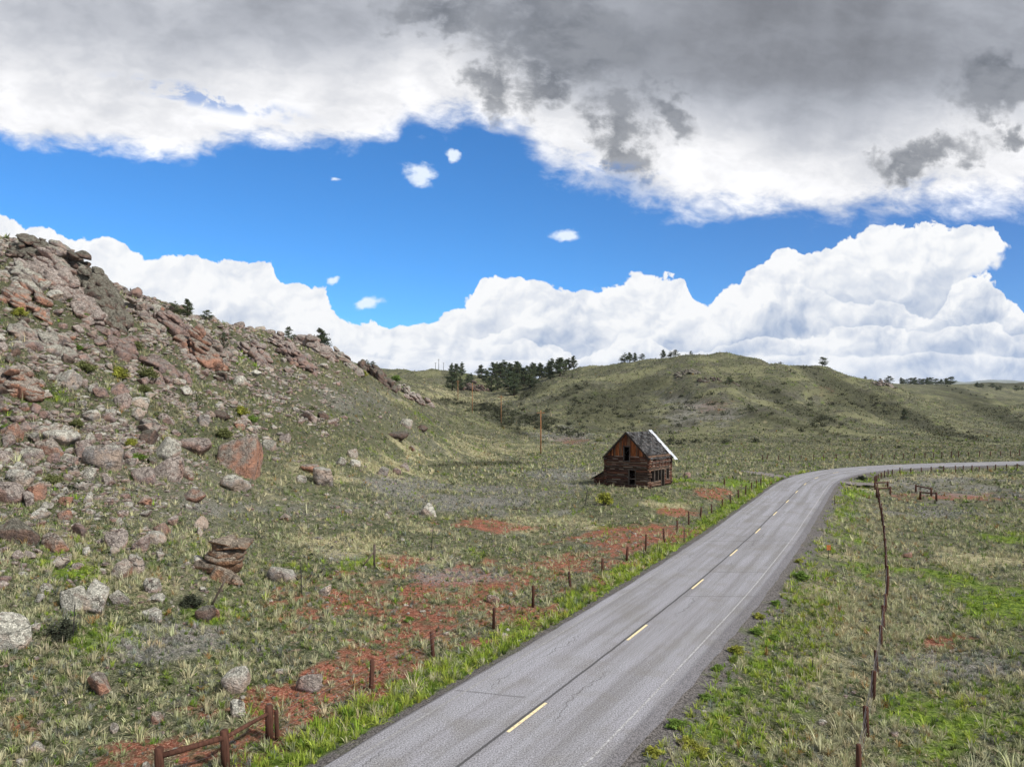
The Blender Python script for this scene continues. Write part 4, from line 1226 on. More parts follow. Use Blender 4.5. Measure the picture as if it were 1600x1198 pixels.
# ------------------------------------------------------------------ utility poles
POLES = [((845,709),(845,641),'tall brown utility pole in the meadow, nearest to the cabin',.15),((783,662),(783,618),'brown utility pole at the mouth of the gully, second from the cabin',.15),
         ((738,645),(738,598),'utility pole on the slope left of the gully, third from the cabin',.15),((715.5,624),(715.5,594),'pale utility pole standing farthest up the draw',.15)]
ptops = []
for (pb, pt, lab, r) in POLES:
    x, y, z = spot(*pb)
    h = (pb[1] - pt[1]) / FPX * y
    o = empty('utility_pole', (x, y, z)); tag(o, lab, 'utility pole')
    mb = MB(); mb.tube([(0, 0, -.5), (0, 0, h * .5), (0, 0, h)], [r * 1.25, r, r * .75], 8, True, .04); mb.build('shaft', M['pole'], o, True)
    mb = MB(); mb.box(-1.1, 1.1, -.16, -.04, h - .75, h - .6, .0); mb.build('crossarm', M['pole'], o)
    for sx_ in (-1, 0, 1):
        mb = MB(); mb.tube([(sx_ * .95 if sx_ else 0, -.1 if sx_ else 0, (h - .6) if sx_ else h), (sx_ * .95 if sx_ else 0, -.1 if sx_ else 0, ((h - .6) if sx_ else h) + .22)], [.05, .035], 6); mb.build('insulator', M['steel'], o)
    mb = MB(); mb.tube([(.2, .05, h - 2.6), (.2, .05, h - 1.8)], .16, 8); mb.build('transformer', M['steel'], o) if pb[0] in (845,) else None
    ptops.append(Vector((x, y, z + h)))
for i in range(3):
    a, b = ptops[i], ptops[i + 1]
    o = empty('power_line', a); tag(o, ['thin power wires from the cabin side pole to the second pole', 'thin power wires over the gully from second to third pole', 'thin power wires up the draw to the farthest pole'][i], 'power line')
    for off in (-.95, 0, .95):
        mb = MB(); pl = []
        for k in range(13):
            t = k / 12; p = a.lerp(b, t) - a; p.x += off; p.z += (.2 if off == 0 else -.4) - 4 * t * (1 - t) * (b - a).length * .012; pl.append(p)
        mb.tube(pl, .012, 3, False); mb.build('wire', M['wire'], o)
for (pb, pt, lab) in (((680.5, 574), (680.5, 564), 'leftmost thin mast on the far skyline'), ((685.5, 576), (685.5, 559), 'tallest thin mast on the far skyline'), ((693, 577), (693, 565), 'rightmost of three thin masts on the far skyline')):
    x, y, z = spot(*pb)
    y = max(y, 300); h = (pb[1] - pt[1]) / FPX * y
    mb = MB(); mb.tube([(0, 0, -1), (0, 0, h)], [.22, .12], 6); mb.box(-.7, .7, -.1, .1, h * .9, h * .9 + .2)
    tag(link('mast', mb.mesh('mast'), M['steel'], None, (x, y, z)), lab, 'mast', 'masts on the far skyline')

# ------------------------------------------------------------------ rocks
def ico(sub):
    bm = bmesh.new(); bmesh.ops.create_icosphere(bm, subdivisions=sub, radius=1.0)
    v = np.array([q.co[:] for q in bm.verts]); f = np.array([[w.index for w in q.verts] for q in bm.faces]); bm.free()
    return v / np.linalg.norm(v, axis=1)[:, None], f
ICO = {k: ico(k) for k in (2, 3, 4, 5)}
def sinnoise(v, g, freq, n=7):
    o = np.zeros(len(v))
    for k in range(n):
        d = g.normal(size=3); d /= np.linalg.norm(d)
        o += np.sin(v @ d * freq * g.uniform(.7, 1.6) + g.uniform(0, 6.28))
    return o / n
def rock_shape(seed, sub=3, planes=14, sharp=11, squash=(1, 1, .75), rough=0.05):
    g = np.random.default_rng(seed)
    d, f = ICO[sub]
    nrm = g.normal(size=(planes, 3)); nrm /= np.linalg.norm(nrm, axis=1)[:, None]
    dist = g.uniform(0.68, 1.12, planes)
    k = np.maximum(d @ nrm.T, 0) / dist
    r = (k ** sharp).sum(1) ** (-1 / sharp)
    r = np.minimum(r, 1.6)
    v = d * r[:, None] * np.array(squash)
    v *= (1 + rough * 1.3 * sinnoise(v, g, 3.2) + rough * .6 * sinnoise(v, g, 8) + rough * .35 * sinnoise(v, g, 19))[:, None]
    return v, f
BOULD = []
for k, (pl, sh, sq, rg) in enumerate([(10,10,(1,1,.72),.06),(13,8,(1,.9,.8),.05),(9,14,(1.1,.9,.65),.06),(16,9,(1,1,.9),.05),(8,16,(1,.8,.95),.06),(12,7,(1.2,.9,.55),.05),(11,12,(1,1,.8),.07),(18,6,(1.15,1,.75),.05),(9,12,(1.3,.95,.45),.06),(10,18,(.95,.85,1.0),.07),(14,7,(1.05,.95,.8),.04),(8,11,(1,1,.7),.07),(12,15,(.9,.9,1.05),.06),(20,6,(1,1,.78),.04)]):
    v, f = rock_shape(100 + k, 4, max(8, pl - 2), sh * 1.7, sq, rg * 1.15)
    v[:, 2] -= v[:, 2].min() * 0.48                     # sits into the soil
    ext = v.max(0) - v.min(0)
    v /= max(ext[0], ext[1])
    me = mesh_np('boulder', v, f.ravel(), np.full(len(f), 3), True)
    me.materials.append(M['rock_grey'])
    BOULD.append((me, float(v[:, 2].max()), float((v.max(0) - v.min(0))[0])))
def put_boulder(x, y, z, w, h, kind, shape, label, group=None, rz=None, cat='boulder', name='boulder'):
    me, top, ex = BOULD[shape % len(BOULD)]
    o = bpy.data.objects.new(name, me); COL.objects.link(o)
    o.location = (x, y, z - 0.12 * h)
    s = w / ex
    o.scale = (s, s * random.uniform(.85, 1.1), h / top)
    o.rotation_euler = (random.gauss(0, .06), random.gauss(0, .08), random.uniform(0, 6.28) if rz is None else rz)
    o.material_slots[0].link = 'OBJECT'; o.material_slots[0].material = M['rock_' + kind]
    tag(o, label, cat, group)
    return o
NAMED = [
 (385,740,68,60,'orange',4,'largest orange faced boulder with grey cap, standing on the mid slope'),
 (170,731,66,38,'pale',7,'broad flat lichen covered boulder left of the pyramid shaped rock'),
 (262,718,44,36,'grey',2,'pyramid shaped grey boulder behind the round reddish one'),
 (264,749,43,36,'pink',3,'round reddish boulder in front of the pyramid shaped grey rock'),
 (293,746,20,18,'orange',1,'small orange rock touching the right side of the round reddish boulder'),
 (366,762,48,22,'pale',8,'pale flat slab at the foot of the largest orange boulder'),
 (505,757,30,29,'pale',9,'pale grey triangular boulder alone in the grass'),
 (471,754,17,12,'pale',10,'small pale round rock left of the triangular grey boulder'),
 (77,709,40,25,'orange',0,'boulder with bright orange underside and grey top'),
 (36,757,48,24,'pale',7,'wide pale boulder on top of the left edge cluster'),
 (22,780,38,30,'pink',13,'rounded pink boulder in the left edge cluster'),
 (56,779,31,25,'orange',3,'dark split boulder with orange face in the left edge cluster'),
 (45,788,22,20,'pink',6,'small pink rock at the bottom of the left edge cluster'),
 (27,844,60,36,'dark',0,'big dark grooved boulder at the left edge'),
 (84,860,45,29,'orange',10,'rounded tan boulder with an orange rim right of the dark grooved one'),
 (127,838,25,21,'pink',6,'single small purple pink boulder above the tan one'),
 (182,853,34,28,'pink',11,'pointed pink grey boulder in the middle of the lower slope'),
 (222,860,24,25,'pink',3,'upright pink boulder beside the pointed one'),
 (253,834,26,18,'orange',1,'low orange and purple rock uphill of the upright pink boulder'),
 (302,782,40,19,'orange',2,'low rock with a red orange end on open grass'),
 (112,953,41,37,'grey',11,'round lichen spotted boulder behind the steel stake'),
 (151,951,38,45,'pale',12,'tall rounded boulder touching the lichen spotted one'),
 (185,941,28,20,'grey',0,'small grey rock right of the tall rounded boulder'),
 (20,1006,58,52,'pale',13,'big pale lichen boulder cut by the left picture edge'),
 (158,1078,37,29,'orange',6,'pink orange boulder with white patch on the lower left grass'),
 (368,1078,42,36,'pale',5,'tilted pale slab near the wooden fence brace'),
 (372,1118,23,27,'pale',9,'narrow pale rock directly behind the wooden fence rail'),
 (247,1128,19,18,'orange',13,'small round yellow tan stone at the edge of red soil'),
 (489,1078,42,27,'pink',7,'low pink boulder between the fence and red patches'),
 (440,1053,20,10,'pale',8,'flat pale stone beside the low pink boulder'),
 (192,902,28,28,'orange',12,'upright orange brown boulder below the flat stone row'),
 (214,894,29,29,'pale',13,'round tan boulder leaning on the upright orange brown one'),
 (438,905,40,22,'pale',8,'pale flat grey rock in straw grass right of the layered stack'),
 (668,805,26,20,'pale',1,'white and brown boulder alone on the open meadow'),
 (636,668,22,14,'grey',7,'purple grey boulder on the ridge line above the meadow'),
 (658,673,22,10,'dark',2,'dark broken boulder right of the purple grey one on the ridge line'),
 (618,685,34,12,'dark',5,'long dark red rock lying in the upper meadow'),
 (645,705,12,9,'orange',6,'tiny bright orange rock in the upper meadow'),
 (420,703,24,17,'grey',10,'rounded grey boulder right above the largest orange boulder'),
 (486,657,22,17,'pink',6,'pink boulder on the upper slope with a smaller grey neighbour'),
 (503,653,18,12,'dark',0,'grey neighbour of the pink boulder on the upper slope'),
 (448,690,18,13,'pink',4,'pale pink boulder above the triangular grey one'),
 (550,714,17,14,'orange',11,'small orange topped boulder in the row above the meadow'),
 (533,727,19,13,'grey',2,'small dark grey boulder left in the row above the meadow'),
 (554,730,17,12,'pale',9,'pale boulder below the small orange topped one'),
 (600,744,18,16,'grey',12,'lumpy grey boulder between straw grass and pink stones'),
 (632,733,16,10,'pink',1,'pink stone, upper of a pair in the meadow'),
 (619,741,15,10,'pink',10,'pink stone, lower of a pair in the meadow'),
 (480,735,30,11,'orange',5,'low red brown rock just above the triangular grey boulder'),
 (508,930,16,18,'pale',3,'pale stone beside a dark sage clump near the thin stake'),
 (770,943,22,14,'orange',10,'tan boulder right behind the roadside fence'),
 (1366-146,867,1,1,'pale',1,None),
 (1420,871,17,9,'orange',7,'single flat pink stone in the right hand pasture'),
 (1075,746,12,9,'pink',7,'small pink boulder on the grass right of the cabin'),
 (318,968,30,22,'dark',5,'low brown rock at the foot of the leaning grey post'),
 (337,964,16,16,'orange',6,'small orange stone beside the leaning grey post'),
 (108,606,38,26,'pale',4,'pale flat topped block on the upper left slope'),
 (92,678,30,10,'orange',8,'flat red rock under a green shrub on the left slope'),
 (90,690,50,20,'pale',5,'long pale slab behind the orange bellied boulder'),
 (25,688,30,26,'orange',4,'leaning orange sided block at the left edge'),
 (192,636,26,22,'pink',11,'pink wedge above a pale rock on the upper left slope'),
 (222,638,30,18,'pale',7,'pale rounded rock right of the pink wedge'),
 (214,655,28,18,'pale',2,'pale rock with a dark underside below the pink wedge'),
 (257,660,26,14,'pink',8,'flat pink rock to the right of the pale rocks upslope'),
 (232,670,24,17,'grey',6,'grey pink rock directly uphill of the square purple one'),
 (234,690,24,20,'dark',4,'square purple brown block uphill of the pyramid shaped rock'),
 (214,712,18,14,'pink',4,'small square pink rock at the right end of the broad flat boulder'),
 (373,668,17,14,'orange',0,'red brown rock beside a bright green shrub'),
 (299,704,48,22,'pink',5,'wide low pink ledge right of the pyramid shaped grey boulder'),
]
placed = []
for (a, b, w, h, k, s, lab) in NAMED:
    if lab is None: continue
    x, y, z = spot(a, b)
    put_boulder(x, y, z, w / FPX * y, h / FPX * y * 1.12, k, s, lab, None, random.uniform(-.35, .35))
    placed.append((x, y, w / FPX * y))
# layered stack
x, y, z = spot(352, 902)
u = y / FPX
stk = empty('rock_stack', (x, y, z)); tag(stk, 'stack of thin brown rock layers with an overhanging cap on the lower slope', 'rock')
for k, (cx_, zc, w, d, t) in enumerate(((-4, 6, 78, 62, 26), (-8, 18, 66, 54, 18), (-2, 28, 60, 50, 16), (1, 36, 54, 44, 15), (8, 47, 66, 50, 19), (2, 57, 50, 42, 13))):
    v, f = rock_shape(300 + k, 4, 11, 20, (1, .85, .45), .07)
    e = v.max(0) - v.min(0); v = (v - (v.max(0) + v.min(0)) / 2) / e
    v *= np.array((w, d, t * 1.25)) * u
    me = mesh_np('slab', v, f.ravel(), np.full(len(f), 3), True)
    o = link('slab', me, M['slab'], stk, (cx_ * u, 0, zc * u)); o.rotation_euler = (random.gauss(0, .05), random.gauss(.04, .05), random.uniform(-.3, .3))

v, f = rock_shape(333, 4, 10, 18, (1, .8, 1), .08); e = v.max(0) - v.min(0); v = (v - (v.max(0) + v.min(0)) / 2) / e * np.array((44, 36, 60)) * u
link('slab', mesh_np('slab', v, f.ravel(), np.full(len(f), 3), True), M['slab'], stk, (-1 * u, 5 * u, 26 * u))
# outcrops: one crag each, built of tilted jointed blocks
def outcrop(pbase, wpx, hpx, n, seed, label, mat, tilt=0.5, bs_=(0.8, 2.0), spread=1.0, deep=3.0, group='rock outcrops along the hill crest'):
    g = np.random.default_rng(seed)
    x, y, z = spot(*pbase)
    u = y / FPX
    V, F = [], []; off = 0
    W, Hh = wpx * u, hpx * u
    for i in range(n):
        a = g.uniform(-1, 1); hgt = (1 - abs(a) ** 1.6) * Hh * g.uniform(.0, 1.0)
        bx = x + a * W / 2 * spread; by = y + g.uniform(-.25, 1) * deep
        s = g.uniform(*bs_) * (1.15 - .35 * hgt / max(Hh, .1))
        v, f = rock_shape(int(g.integers(1e6)), 3, int(g.integers(8, 13)), g.uniform(13, 20), (g.uniform(.8, 1.5), g.uniform(.7, 1.1), g.uniform(.45, .8)), .05)
        ang = tilt + g.normal(0, .22)
        ca_, sa_ = math.cos(ang), math.sin(ang)
        v = np.stack([v[:, 0] * ca_ + v[:, 2] * sa_, v[:, 1], -v[:, 0] * sa_ + v[:, 2] * ca_], 1) * s * .62
        rz = g.uniform(-.6, .6); v = np.stack([v[:, 0] * math.cos(rz) - v[:, 1] * math.sin(rz), v[:, 0] * math.sin(rz) + v[:, 1] * math.cos(rz), v[:, 2]], 1)
        gz_ = hz(bx, by)
        v += np.array((bx - x, by - y, gz_ - z + hgt * g.uniform(.55, 1.0)))
        V.append(v); F.append(f + off); off += len(v)
        # keep the pile closed under high blocks
        if hgt > s * .8:
            v2 = v.copy(); v2[:, 2] = gz_ - z + (v[:, 2] - v[:, 2].mean()) + hgt * .3; V.append(v2); F.append(f + off); off += len(v2)
    V = np.concatenate(V); F = np.concatenate(F)
    me = mesh_np('rock_outcrop', V, F.ravel(), np.full(len(F), 3), True)
    o = link('rock_outcrop', me, M[mat], None, (x, y, z)); tag(o, label, 'outcrop', group)
    return o
outcrop((46, 408), 44, 44, 40, 1, 'topmost jagged crag at the highest point of the hill', 'rock_dark', .6, (.7, 1.5))
outcrop((92, 420), 44, 44, 34, 2, 'grey dome crag just right of the topmost crag', 'rock_grey', .4, (1.0, 1.9))
outcrop((120, 446), 26, 58, 40, 3, 'upright pinnacle crag with stacked blocks on the right skyline', 'rock_dark', .35, (.6, 1.3))
outcrop((142, 474), 56, 58, 80, 4, 'dipping slabs of the main crag below the pinnacle', 'rock_dark', .75, (.8, 2.0), 1.0, 3.5)
outcrop((165, 494), 34, 56, 44, 5, 'dark cracked right end of the main crag', 'rock_dark', 1.0, (.8, 1.7))
outcrop((110, 460), 80, 30, 46, 6, 'broken ledges in the middle of the main crag', 'rock_pink', .7, (.7, 1.7), 1.0, 4)
outcrop((60, 440), 70, 26, 40, 20, 'pinkish broken ledges under the topmost crag', 'rock_pink', .6, (.6, 1.6), 1.0, 4)
outcrop((20, 440), 50, 20, 26, 21, 'grey ledges at the left edge below the summit', 'rock_grey', .5, (.6, 1.6), 1.0, 4)
outcrop((118, 424), 13, 42, 14, 41, 'slender upright rock pinnacle on the right skyline of the summit', 'rock_dark', .2, (.5, .9), 1.0, .8)
outcrop((44, 392), 20, 26, 12, 42, 'pointed rock tip crowning the topmost crag', 'rock_dark', .3, (.6, 1.0), 1.0, .8)
outcrop((215, 497), 60, 26, 34, 7, 'slanting ledge crag between the main crag and skyline trees', 'rock_grey', .7, (.7, 1.5))
outcrop((262, 515), 46, 28, 30, 8, 'ledge crag with an orange spot below the skyline trees', 'rock_pink', .6, (.8, 1.8))
outcrop((305, 560), 46, 46, 46, 9, 'bright orange cracked crag under the skyline trees', 'rock_orange', .55, (.8, 2.0), 1.0, 3)
outcrop((395, 560), 46, 30, 30, 10, 'red grey crag right of the dark spruce', 'rock_pink', .6, (.7, 1.6))
outcrop((440, 545), 40, 22, 26, 22, 'small pink crag on the slope left of the broken red crag', 'rock_pink', .5, (.7, 1.5))
outcrop((488, 548), 58, 30, 44, 11, 'large broken red crag beside the bare skyline tree', 'rock_pink', .35, (.8, 2.0))
outcrop((462, 568), 44, 20, 26, 12, 'lower pink ledge beneath the broken red crag', 'rock_pink', .4, (.9, 1.8))
outcrop((536, 568), 50, 20, 30, 13, 'grey pink crag on the skyline right of the bare tree', 'rock_grey', .5, (.8, 1.7))
outcrop((588, 592), 50, 26, 36, 14, 'layered grey crag at the right end of the hill crest', 'rock_dark', .9, (.9, 2.2))
outcrop((625, 612), 50, 16, 26, 23, 'low grey crag on the nose of the hill', 'rock_grey', .5, (.9, 2.0))
outcrop((650, 628), 46, 14, 22, 24, 'pinkish ledge low on the nose of the hill', 'rock_pink', .5, (.9, 2.0))
outcrop((22, 610), 64, 36, 40, 15, 'cracked red brown crag by the left edge on the mid slope', 'rock_orange', .15, (.7, 1.3), 1.0, 2)
outcrop((30, 480), 46, 24, 26, 16, 'small orange sided crag at the left edge below the summit', 'rock_orange', .6, (.6, 1.4))
outcrop((60, 540), 90, 16, 30, 25, 'grey rock ledges on the upper left slope', 'rock_grey', .6, (.6, 1.4), 1.0, 4)
outcrop((200, 560), 110, 16, 36, 26, 'scattered pink ledges in the middle of the upper slope', 'rock_pink', .6, (.6, 1.4), 1.0, 6)
outcrop((330, 540), 60, 14, 22, 27, 'grey ledges between the orange crag and dark spruce', 'rock_grey', .6, (.6, 1.4), 1.0, 4)
outcrop((745, 612), 40, 18, 26, 17, 'rocky knob among the dark pines of the draw', 'rock_dark', .5, (1.4, 3.0), 1.0, 6, 'rocky knobs on the far hills')
outcrop((1075, 584), 36, 4, 56, 18, 'grey rock rib on the nose of the big round hill', 'rock_dark', .2, (.7, 1.5), 1.0, 8, 'rocky knobs on the far hills')
outcrop((1125, 596), 60, 4, 24, 28, 'rocky rim right of the rib on the big round hill', 'rock_dark', .3, (.7, 1.5), 1.0, 8, 'rocky knobs on the far hills')
outcrop((1385, 603), 30, 12, 22, 19, 'rocky knob on the second ridge beside a dark pine', 'rock_grey', .3, (1.0, 2.4), 1.0, 6, 'rocky knobs on the far hills')

# scattered boulders on the hillside
N_SC = 3600
Yc = np.exp(rng.uniform(math.log(23), math.log(200), N_SC * 30)); pxc = rng.uniform(-160, 700, len(Yc))
Xc = (pxc - CX) / FPX * Yc
zc = height(Xc, Yc)
_, pyc = to_px(Xc, Yc, zc)
_, tcx = road_st(Xc, Yc)
clus = fbm(Xc / 6, Yc / 6, 4, 61) + .6 * fbm(Xc / 20, Yc / 20, 3, 62)
dens = 0.02 + 1.5 * sstep(zc, 3, 14) * sstep(620 - pxc, 0, 380) + 0.15 * sstep(380 - pxc, 0, 350)
dens *= np.clip(0.42 + 3.0 * clus, 0.06, 2.2)
dens *= 1 - .96 * sstep(pyc, 880, 975)
dens *= (tcx < -9) * sstep(720 - pxc, 0, 150)
keep = rng.random(len(Yc)) < dens * np.clip(Yc / 60, .35, 1.4)
Xc, Yc, zc, pxc, pyc = (q[keep] for q in (Xc, Yc, zc, pxc, pyc))
size = np.clip(rng.lognormal(math.log(0.33), 0.52, len(Xc)), .14, 1.9) * (0.75 + .45 * sstep(zc, 4, 20))
pxs = size / Yc * FPX
ordr = np.argsort(-pxs)
GRP = {
 'a': ('grey boulder among others on the steep upper slope under the crags', 'pink boulder among others on the steep upper slope under the crags', 'orange boulder among others on the steep upper slope under the crags'),
 'b': ('scattered grey rock on the grassy middle of the hillside', 'scattered pink rock on the grassy middle of the hillside', 'scattered orange rock on the grassy middle of the hillside'),
 'c': ('loose grey stone in the grass at the foot of the hill', 'loose pink stone in the grass at the foot of the hill', 'loose orange stone in the grass at the foot of the hill'),
}
GN = {'a': 'boulders on the steep upper slope', 'b': 'rocks on the middle of the hillside', 'c': 'stones at the foot of the hill'}
nind = 0; rest = []
for _ in range(90):                                    # middling boulders strewn over the left slope
    a, b = 330 * rng.random() ** 1.25, rng.uniform(610, 985)
    if rng.random() < (b - 880) / 160: continue
    x, y, z = spot(a, b); w = rng.lognormal(math.log(21), .35) / FPX * y
    if any((x - p[0]) ** 2 + (y - p[1]) ** 2 < (.5 * (p[2] + w)) ** 2 for p in placed): continue
    zone = 'a' if b < 640 else 'b' if b < 780 else 'c'; kk = rng.choice(3, p=(.55, .33, .12))
    put_boulder(x, y, z, w, w * rng.uniform(.55, .9), (('grey', 'pale', 'pale')[rng.choice(3)], 'pink', 'orange')[kk], int(rng.integers(14)), GRP[zone][kk], GN[zone])
    placed.append((x, y, w))
for i in ordr:
    if any((Xc[i] - p[0]) ** 2 + (Yc[i] - p[1]) ** 2 < (.45 * (p[2] + size[i])) ** 2 for p in placed): continue
    if nind < 150 and -20 < pxc[i] < 700 and pyc[i] < 1190:
        zone = 'a' if pyc[i] < 640 else 'b' if pyc[i] < 780 else 'c'
        kk = rng.choice(3, p=(.48, .38, .14))
        kind = (('grey', 'pale', 'dark')[rng.choice(3, p=(.5, .3, .2))], 'pink', 'orange')[kk]
        put_boulder(Xc[i], Yc[i], zc[i], size[i], size[i] * rng.uniform(.5, .85), kind, int(rng.integers(14)), GRP[zone][kk], GN[zone])
        placed.append((Xc[i], Yc[i], size[i])); nind += 1
    else: rest.append(i)
rest = rest[:15000]
def rubble(name, idx, mat):
    V, F = [], []; off = 0
    lib = [rock_shape(900 + k, 2, 9, 12, (1, .9, .7), .03) for k in range(12)]
    libh = [rock_shape(950 + k, 3, 10, 13, (1, .9, .7), .04) for k in range(12)]
    for i in idx:
        v, f = (libh if pxs[i] > 9 else lib)[int(rng.integers(12))]
        a = rng.uniform(0, 6.28); s = size[i] * .5
        w = np.stack([v[:, 0] * math.cos(a) - v[:, 1] * math.sin(a), v[:, 0] * math.sin(a) + v[:, 1] * math.cos(a), v[:, 2] * rng.uniform(.7, 1.1)], 1) * s
        V.append(w + np.array((Xc[i], Yc[i], zc[i] + s * .12))); F.append(f + off); off += len(v)
    V, F = np.concatenate(V), np.concatenate(F)
    o = link(name, mesh_np(name, V, F.ravel(), np.full(len(F), 3), True), M[mat]); tag(o, kind='stuff')
    return o
rubble('hillside_rubble', rest[0::3], 'rock_grey'); rubble('hillside_rubble', rest[1::3], 'rock_pink'); rubble('hillside_rubble', rest[2::3], 'rock_pale')
print('boulders', nind, 'rubble', len(rest))

# ------------------------------------------------------------------ trees
def leaf_cloud(pts, size, rngl, cols, jitter=0.25, flat_=0.0):
    """small leaf faces around points -> verts, faces, colours"""
    n = len(pts)
    d = rngl.normal(size=(n, 3)); d /= np.linalg.norm(d, axis=1)[:, None]
    e = np.cross(d, rngl.normal(size=(n, 3))); e /= np.linalg.norm(e, axis=1)[:, None]
    s = size * rngl.uniform(.6, 1.4, n)[:, None]
    v = np.stack([pts - d * s * .5 - e * s * .28, pts - d * s * .5 + e * s * .28, pts + d * s * .6], 1).reshape(-1, 3)
    f = np.arange(3 * n).reshape(n, 3)
    c_ = np.repeat(cols, 3, axis=0)
    return v, f, c_
def pine_proto(seed, h=1.0, kind='pine'):
    """unit height tree: trunk, limbs and a ragged needle crown"""
    g = np.random.default_rng(seed)
    root = empty('pine_tree', (0, 0, 0))
    mb = MB()
    bend = g.uniform(-.03, .03)
    mb.tube([(0, 0, -.03), (bend, 0, .3), (bend * 1.4, bend, .65), (bend, bend, .95)], [.035, .028, .017, .004], 7, True, .08)
    pts, colr = [], []
    nb = 46 if kind != 'juniper' else 34
    for i in range(nb):
        t = g.uniform(.06, 1.0) if kind == 'spruce' else g.uniform(.10, .97)
        if kind == 'spruce': L = .24 * (1 - t) ** .8 + .02
        elif kind == 'juniper': L = .44 * math.sin(math.pi * min(1, .25 + t * .72)) ** .8 * g.uniform(.7, 1.1)
        else: L = (.27 * min(1, (1.03 - t) * 1.7) ** .8 * min(1, .55 + t * 1.6)) * g.uniform(.65, 1.15)
        a = g.uniform(0, 6.28)
        base = np.array((bend, bend * .6, t * .95))
        tip = base + np.array((math.cos(a) * L, math.sin(a) * L, (.05 if kind != 'spruce' else -.04) + g.uniform(-.03, .06)))
        mb.tube([tuple(base), tuple((base + tip) / 2 + np.array((0, 0, .01))), tuple(tip)], [.008, .005, .002], 4, False)
        k = int((70 if kind != 'spruce' else 60) * (.4 + L * 2.4))
        q = base + (tip - base) * g.uniform(.25, 1.05, k)[:, None] ** .8 + g.normal(0, 1, (k, 3)) * np.array((.045, .045, .028)) * (.5 + L * 2)
        tone = g.uniform(.65, 1.4)
        pts.append(q); colr.append(np.tile(np.array((.072, .096, .050, 1)) * np.array((tone * g.uniform(.9, 1.25), tone, tone * g.uniform(.8, 1.2), 1)), (k, 1)))
    pts, colr = np.concatenate(pts), np.concatenate(colr)
    v, f, c_ = leaf_cloud(pts, .048 if kind != 'spruce' else .04, g, colr)
    me = mesh_np('crown', v, f.ravel(), np.full(len(f), 3), False); color_attr(me, 'Col', c_)
    mb.build('trunk', M['bark'], root, True)
    link('crown', me, M['leaf'], root)
    return root
PR = {('pine', k): pine_proto(40 + k) for k in range(4)}
PR.update({('spruce', k): pine_proto(60 + k, kind='spruce') for k in range(2)})
PR.update({('juniper', k): pine_proto(70 + k, kind='juniper') for k in range(3)})
used_p = set()
def put_tree(kind, k, px, py, hpx, label, group=None, wide=1.0, ymin=0, name=None):
    x, y, z = spot(px, py, ymin)
    key = (kind, k % (4 if kind == 'pine' else 2 if kind == 'spruce' else 3))
    o = PR[key] if key not in used_p else copy_tree(PR[key])
    used_p.add(key)
    for kk in ('label', 'category', 'group'):
        if kk in o: del o[kk]
    h = hpx / FPX * y
    o.location = (x, y, z - .02 * h); o.scale = (h * wide, h * wide, h); o.rotation_euler = (0, 0, random.uniform(0, 6.28))
    nm = {'pine': 'pine_tree', 'spruce': 'spruce_tree', 'juniper': 'juniper_tree'}[kind]
    o.name = nm
    tag(o, label, 'tree', group)
    return o
GV = 'dark pines in the draw'
VT = [(706,588,24,.8),(714,592,27,1.1),(722,588,24,.9),(707,610,36,1.1),(719,610,26,.9),(730,605,22,1.0),(736,600,20,1),(752,592,26,1.1),(759,598,26,1.0),(770,592,30,1.0),(776,590,28,.9),(768,612,30,1.2),(777,610,28,1.1),(783,595,32,1),(788,592,34,1.1),(795,588,30,1.0),(800,594,30,1.1),(806,592,32,1.2),(798,612,36,1.3),(803,618,34,1.2),(811,600,36,1.3),(818,604,34,1.3),(812,585,26,1),(824,598,32,1.1),(832,592,30,1.1),(836,586,28,1.0),(846,588,24,1.0),(843,584,28,.9),(862,586,30,1.1),(875,588,34,1.1),(872,582,26,1.0),(884,580,22,1),(889,576,22,1),(897,572,24,.9),(858,584,24,1),(790,606,24,1.2),(828,606,24,1.3),(853,590,20,1.1)]
lab_d = ['dark green pine in the crowd at the head of the draw', 'dark green pine standing at the left cluster near the far skyline', 'dark green pine at the right end of the draw grove']
for i, (a, b, h, w) in enumerate(VT):
    put_tree('pine', i, a, b, h * .88, lab_d[1] if a < 742 else lab_d[2] if a > 850 else lab_d[0], ('pines of the left cluster near the far skyline' if a < 742 else 'pines at the right end of the draw grove' if a > 850 else GV), w * 1.15)
put_tree('spruce', 0, 699, 606, 14, 'small dark spruce left of the grove in the draw', None, 1.1)
put_tree('juniper', 0, 834, 604, 16, 'rounded juniper in front of the pine grove, right side', None, 1.3)
put_tree('juniper', 1, 860, 592, 14, 'small round juniper below the right end of the grove', None, 1.1)
put_tree('spruce', 1, 894, 591, 8, 'tiny dark conifer alone on the slope right of the grove', None, 1.3)
for a, b, h, k, kd, lab in ((976,566,15,0,'juniper','leftmost juniper of the clump on the round hill top'),(984,564,16,1,'pine','tall pine in the middle of the clump on the round hill top'),(992,563,15,2,'pine','right hand pine of the clump on the round hill top'),
   (1003,561,10,1,'juniper','small juniper just right of the hill top clump'),(1036,557,14,2,'pine','pale thin tree on the hill crest'),(1048,555,10,0,'juniper','low dark bush on the hill crest right of the pale tree'),(1056,554,11,1,'juniper','round bush on the hill crest'),(1080,552,6,2,'juniper','tiny bush near the very top of the round hill'),
   (1285,572,15,2,'juniper','single round tree on the right hand ridge skyline'),(1140,600,13,0,'juniper','dark round juniper on the shoulder of the round hill'),(1413,655,18,0,'spruce','single black conifer in the gully of the right hand hills'),
   (1389,601,14,1,'juniper','dark juniper at the rocky knob on the second ridge'),(1375,594,6,2,'juniper','tiny bush on the skyline of the second ridge'),(1352,586,5,0,'juniper','tiny bush higher up on the second ridge skyline')):
    put_tree(kd, k, a, b, h, lab, None, 1.25)
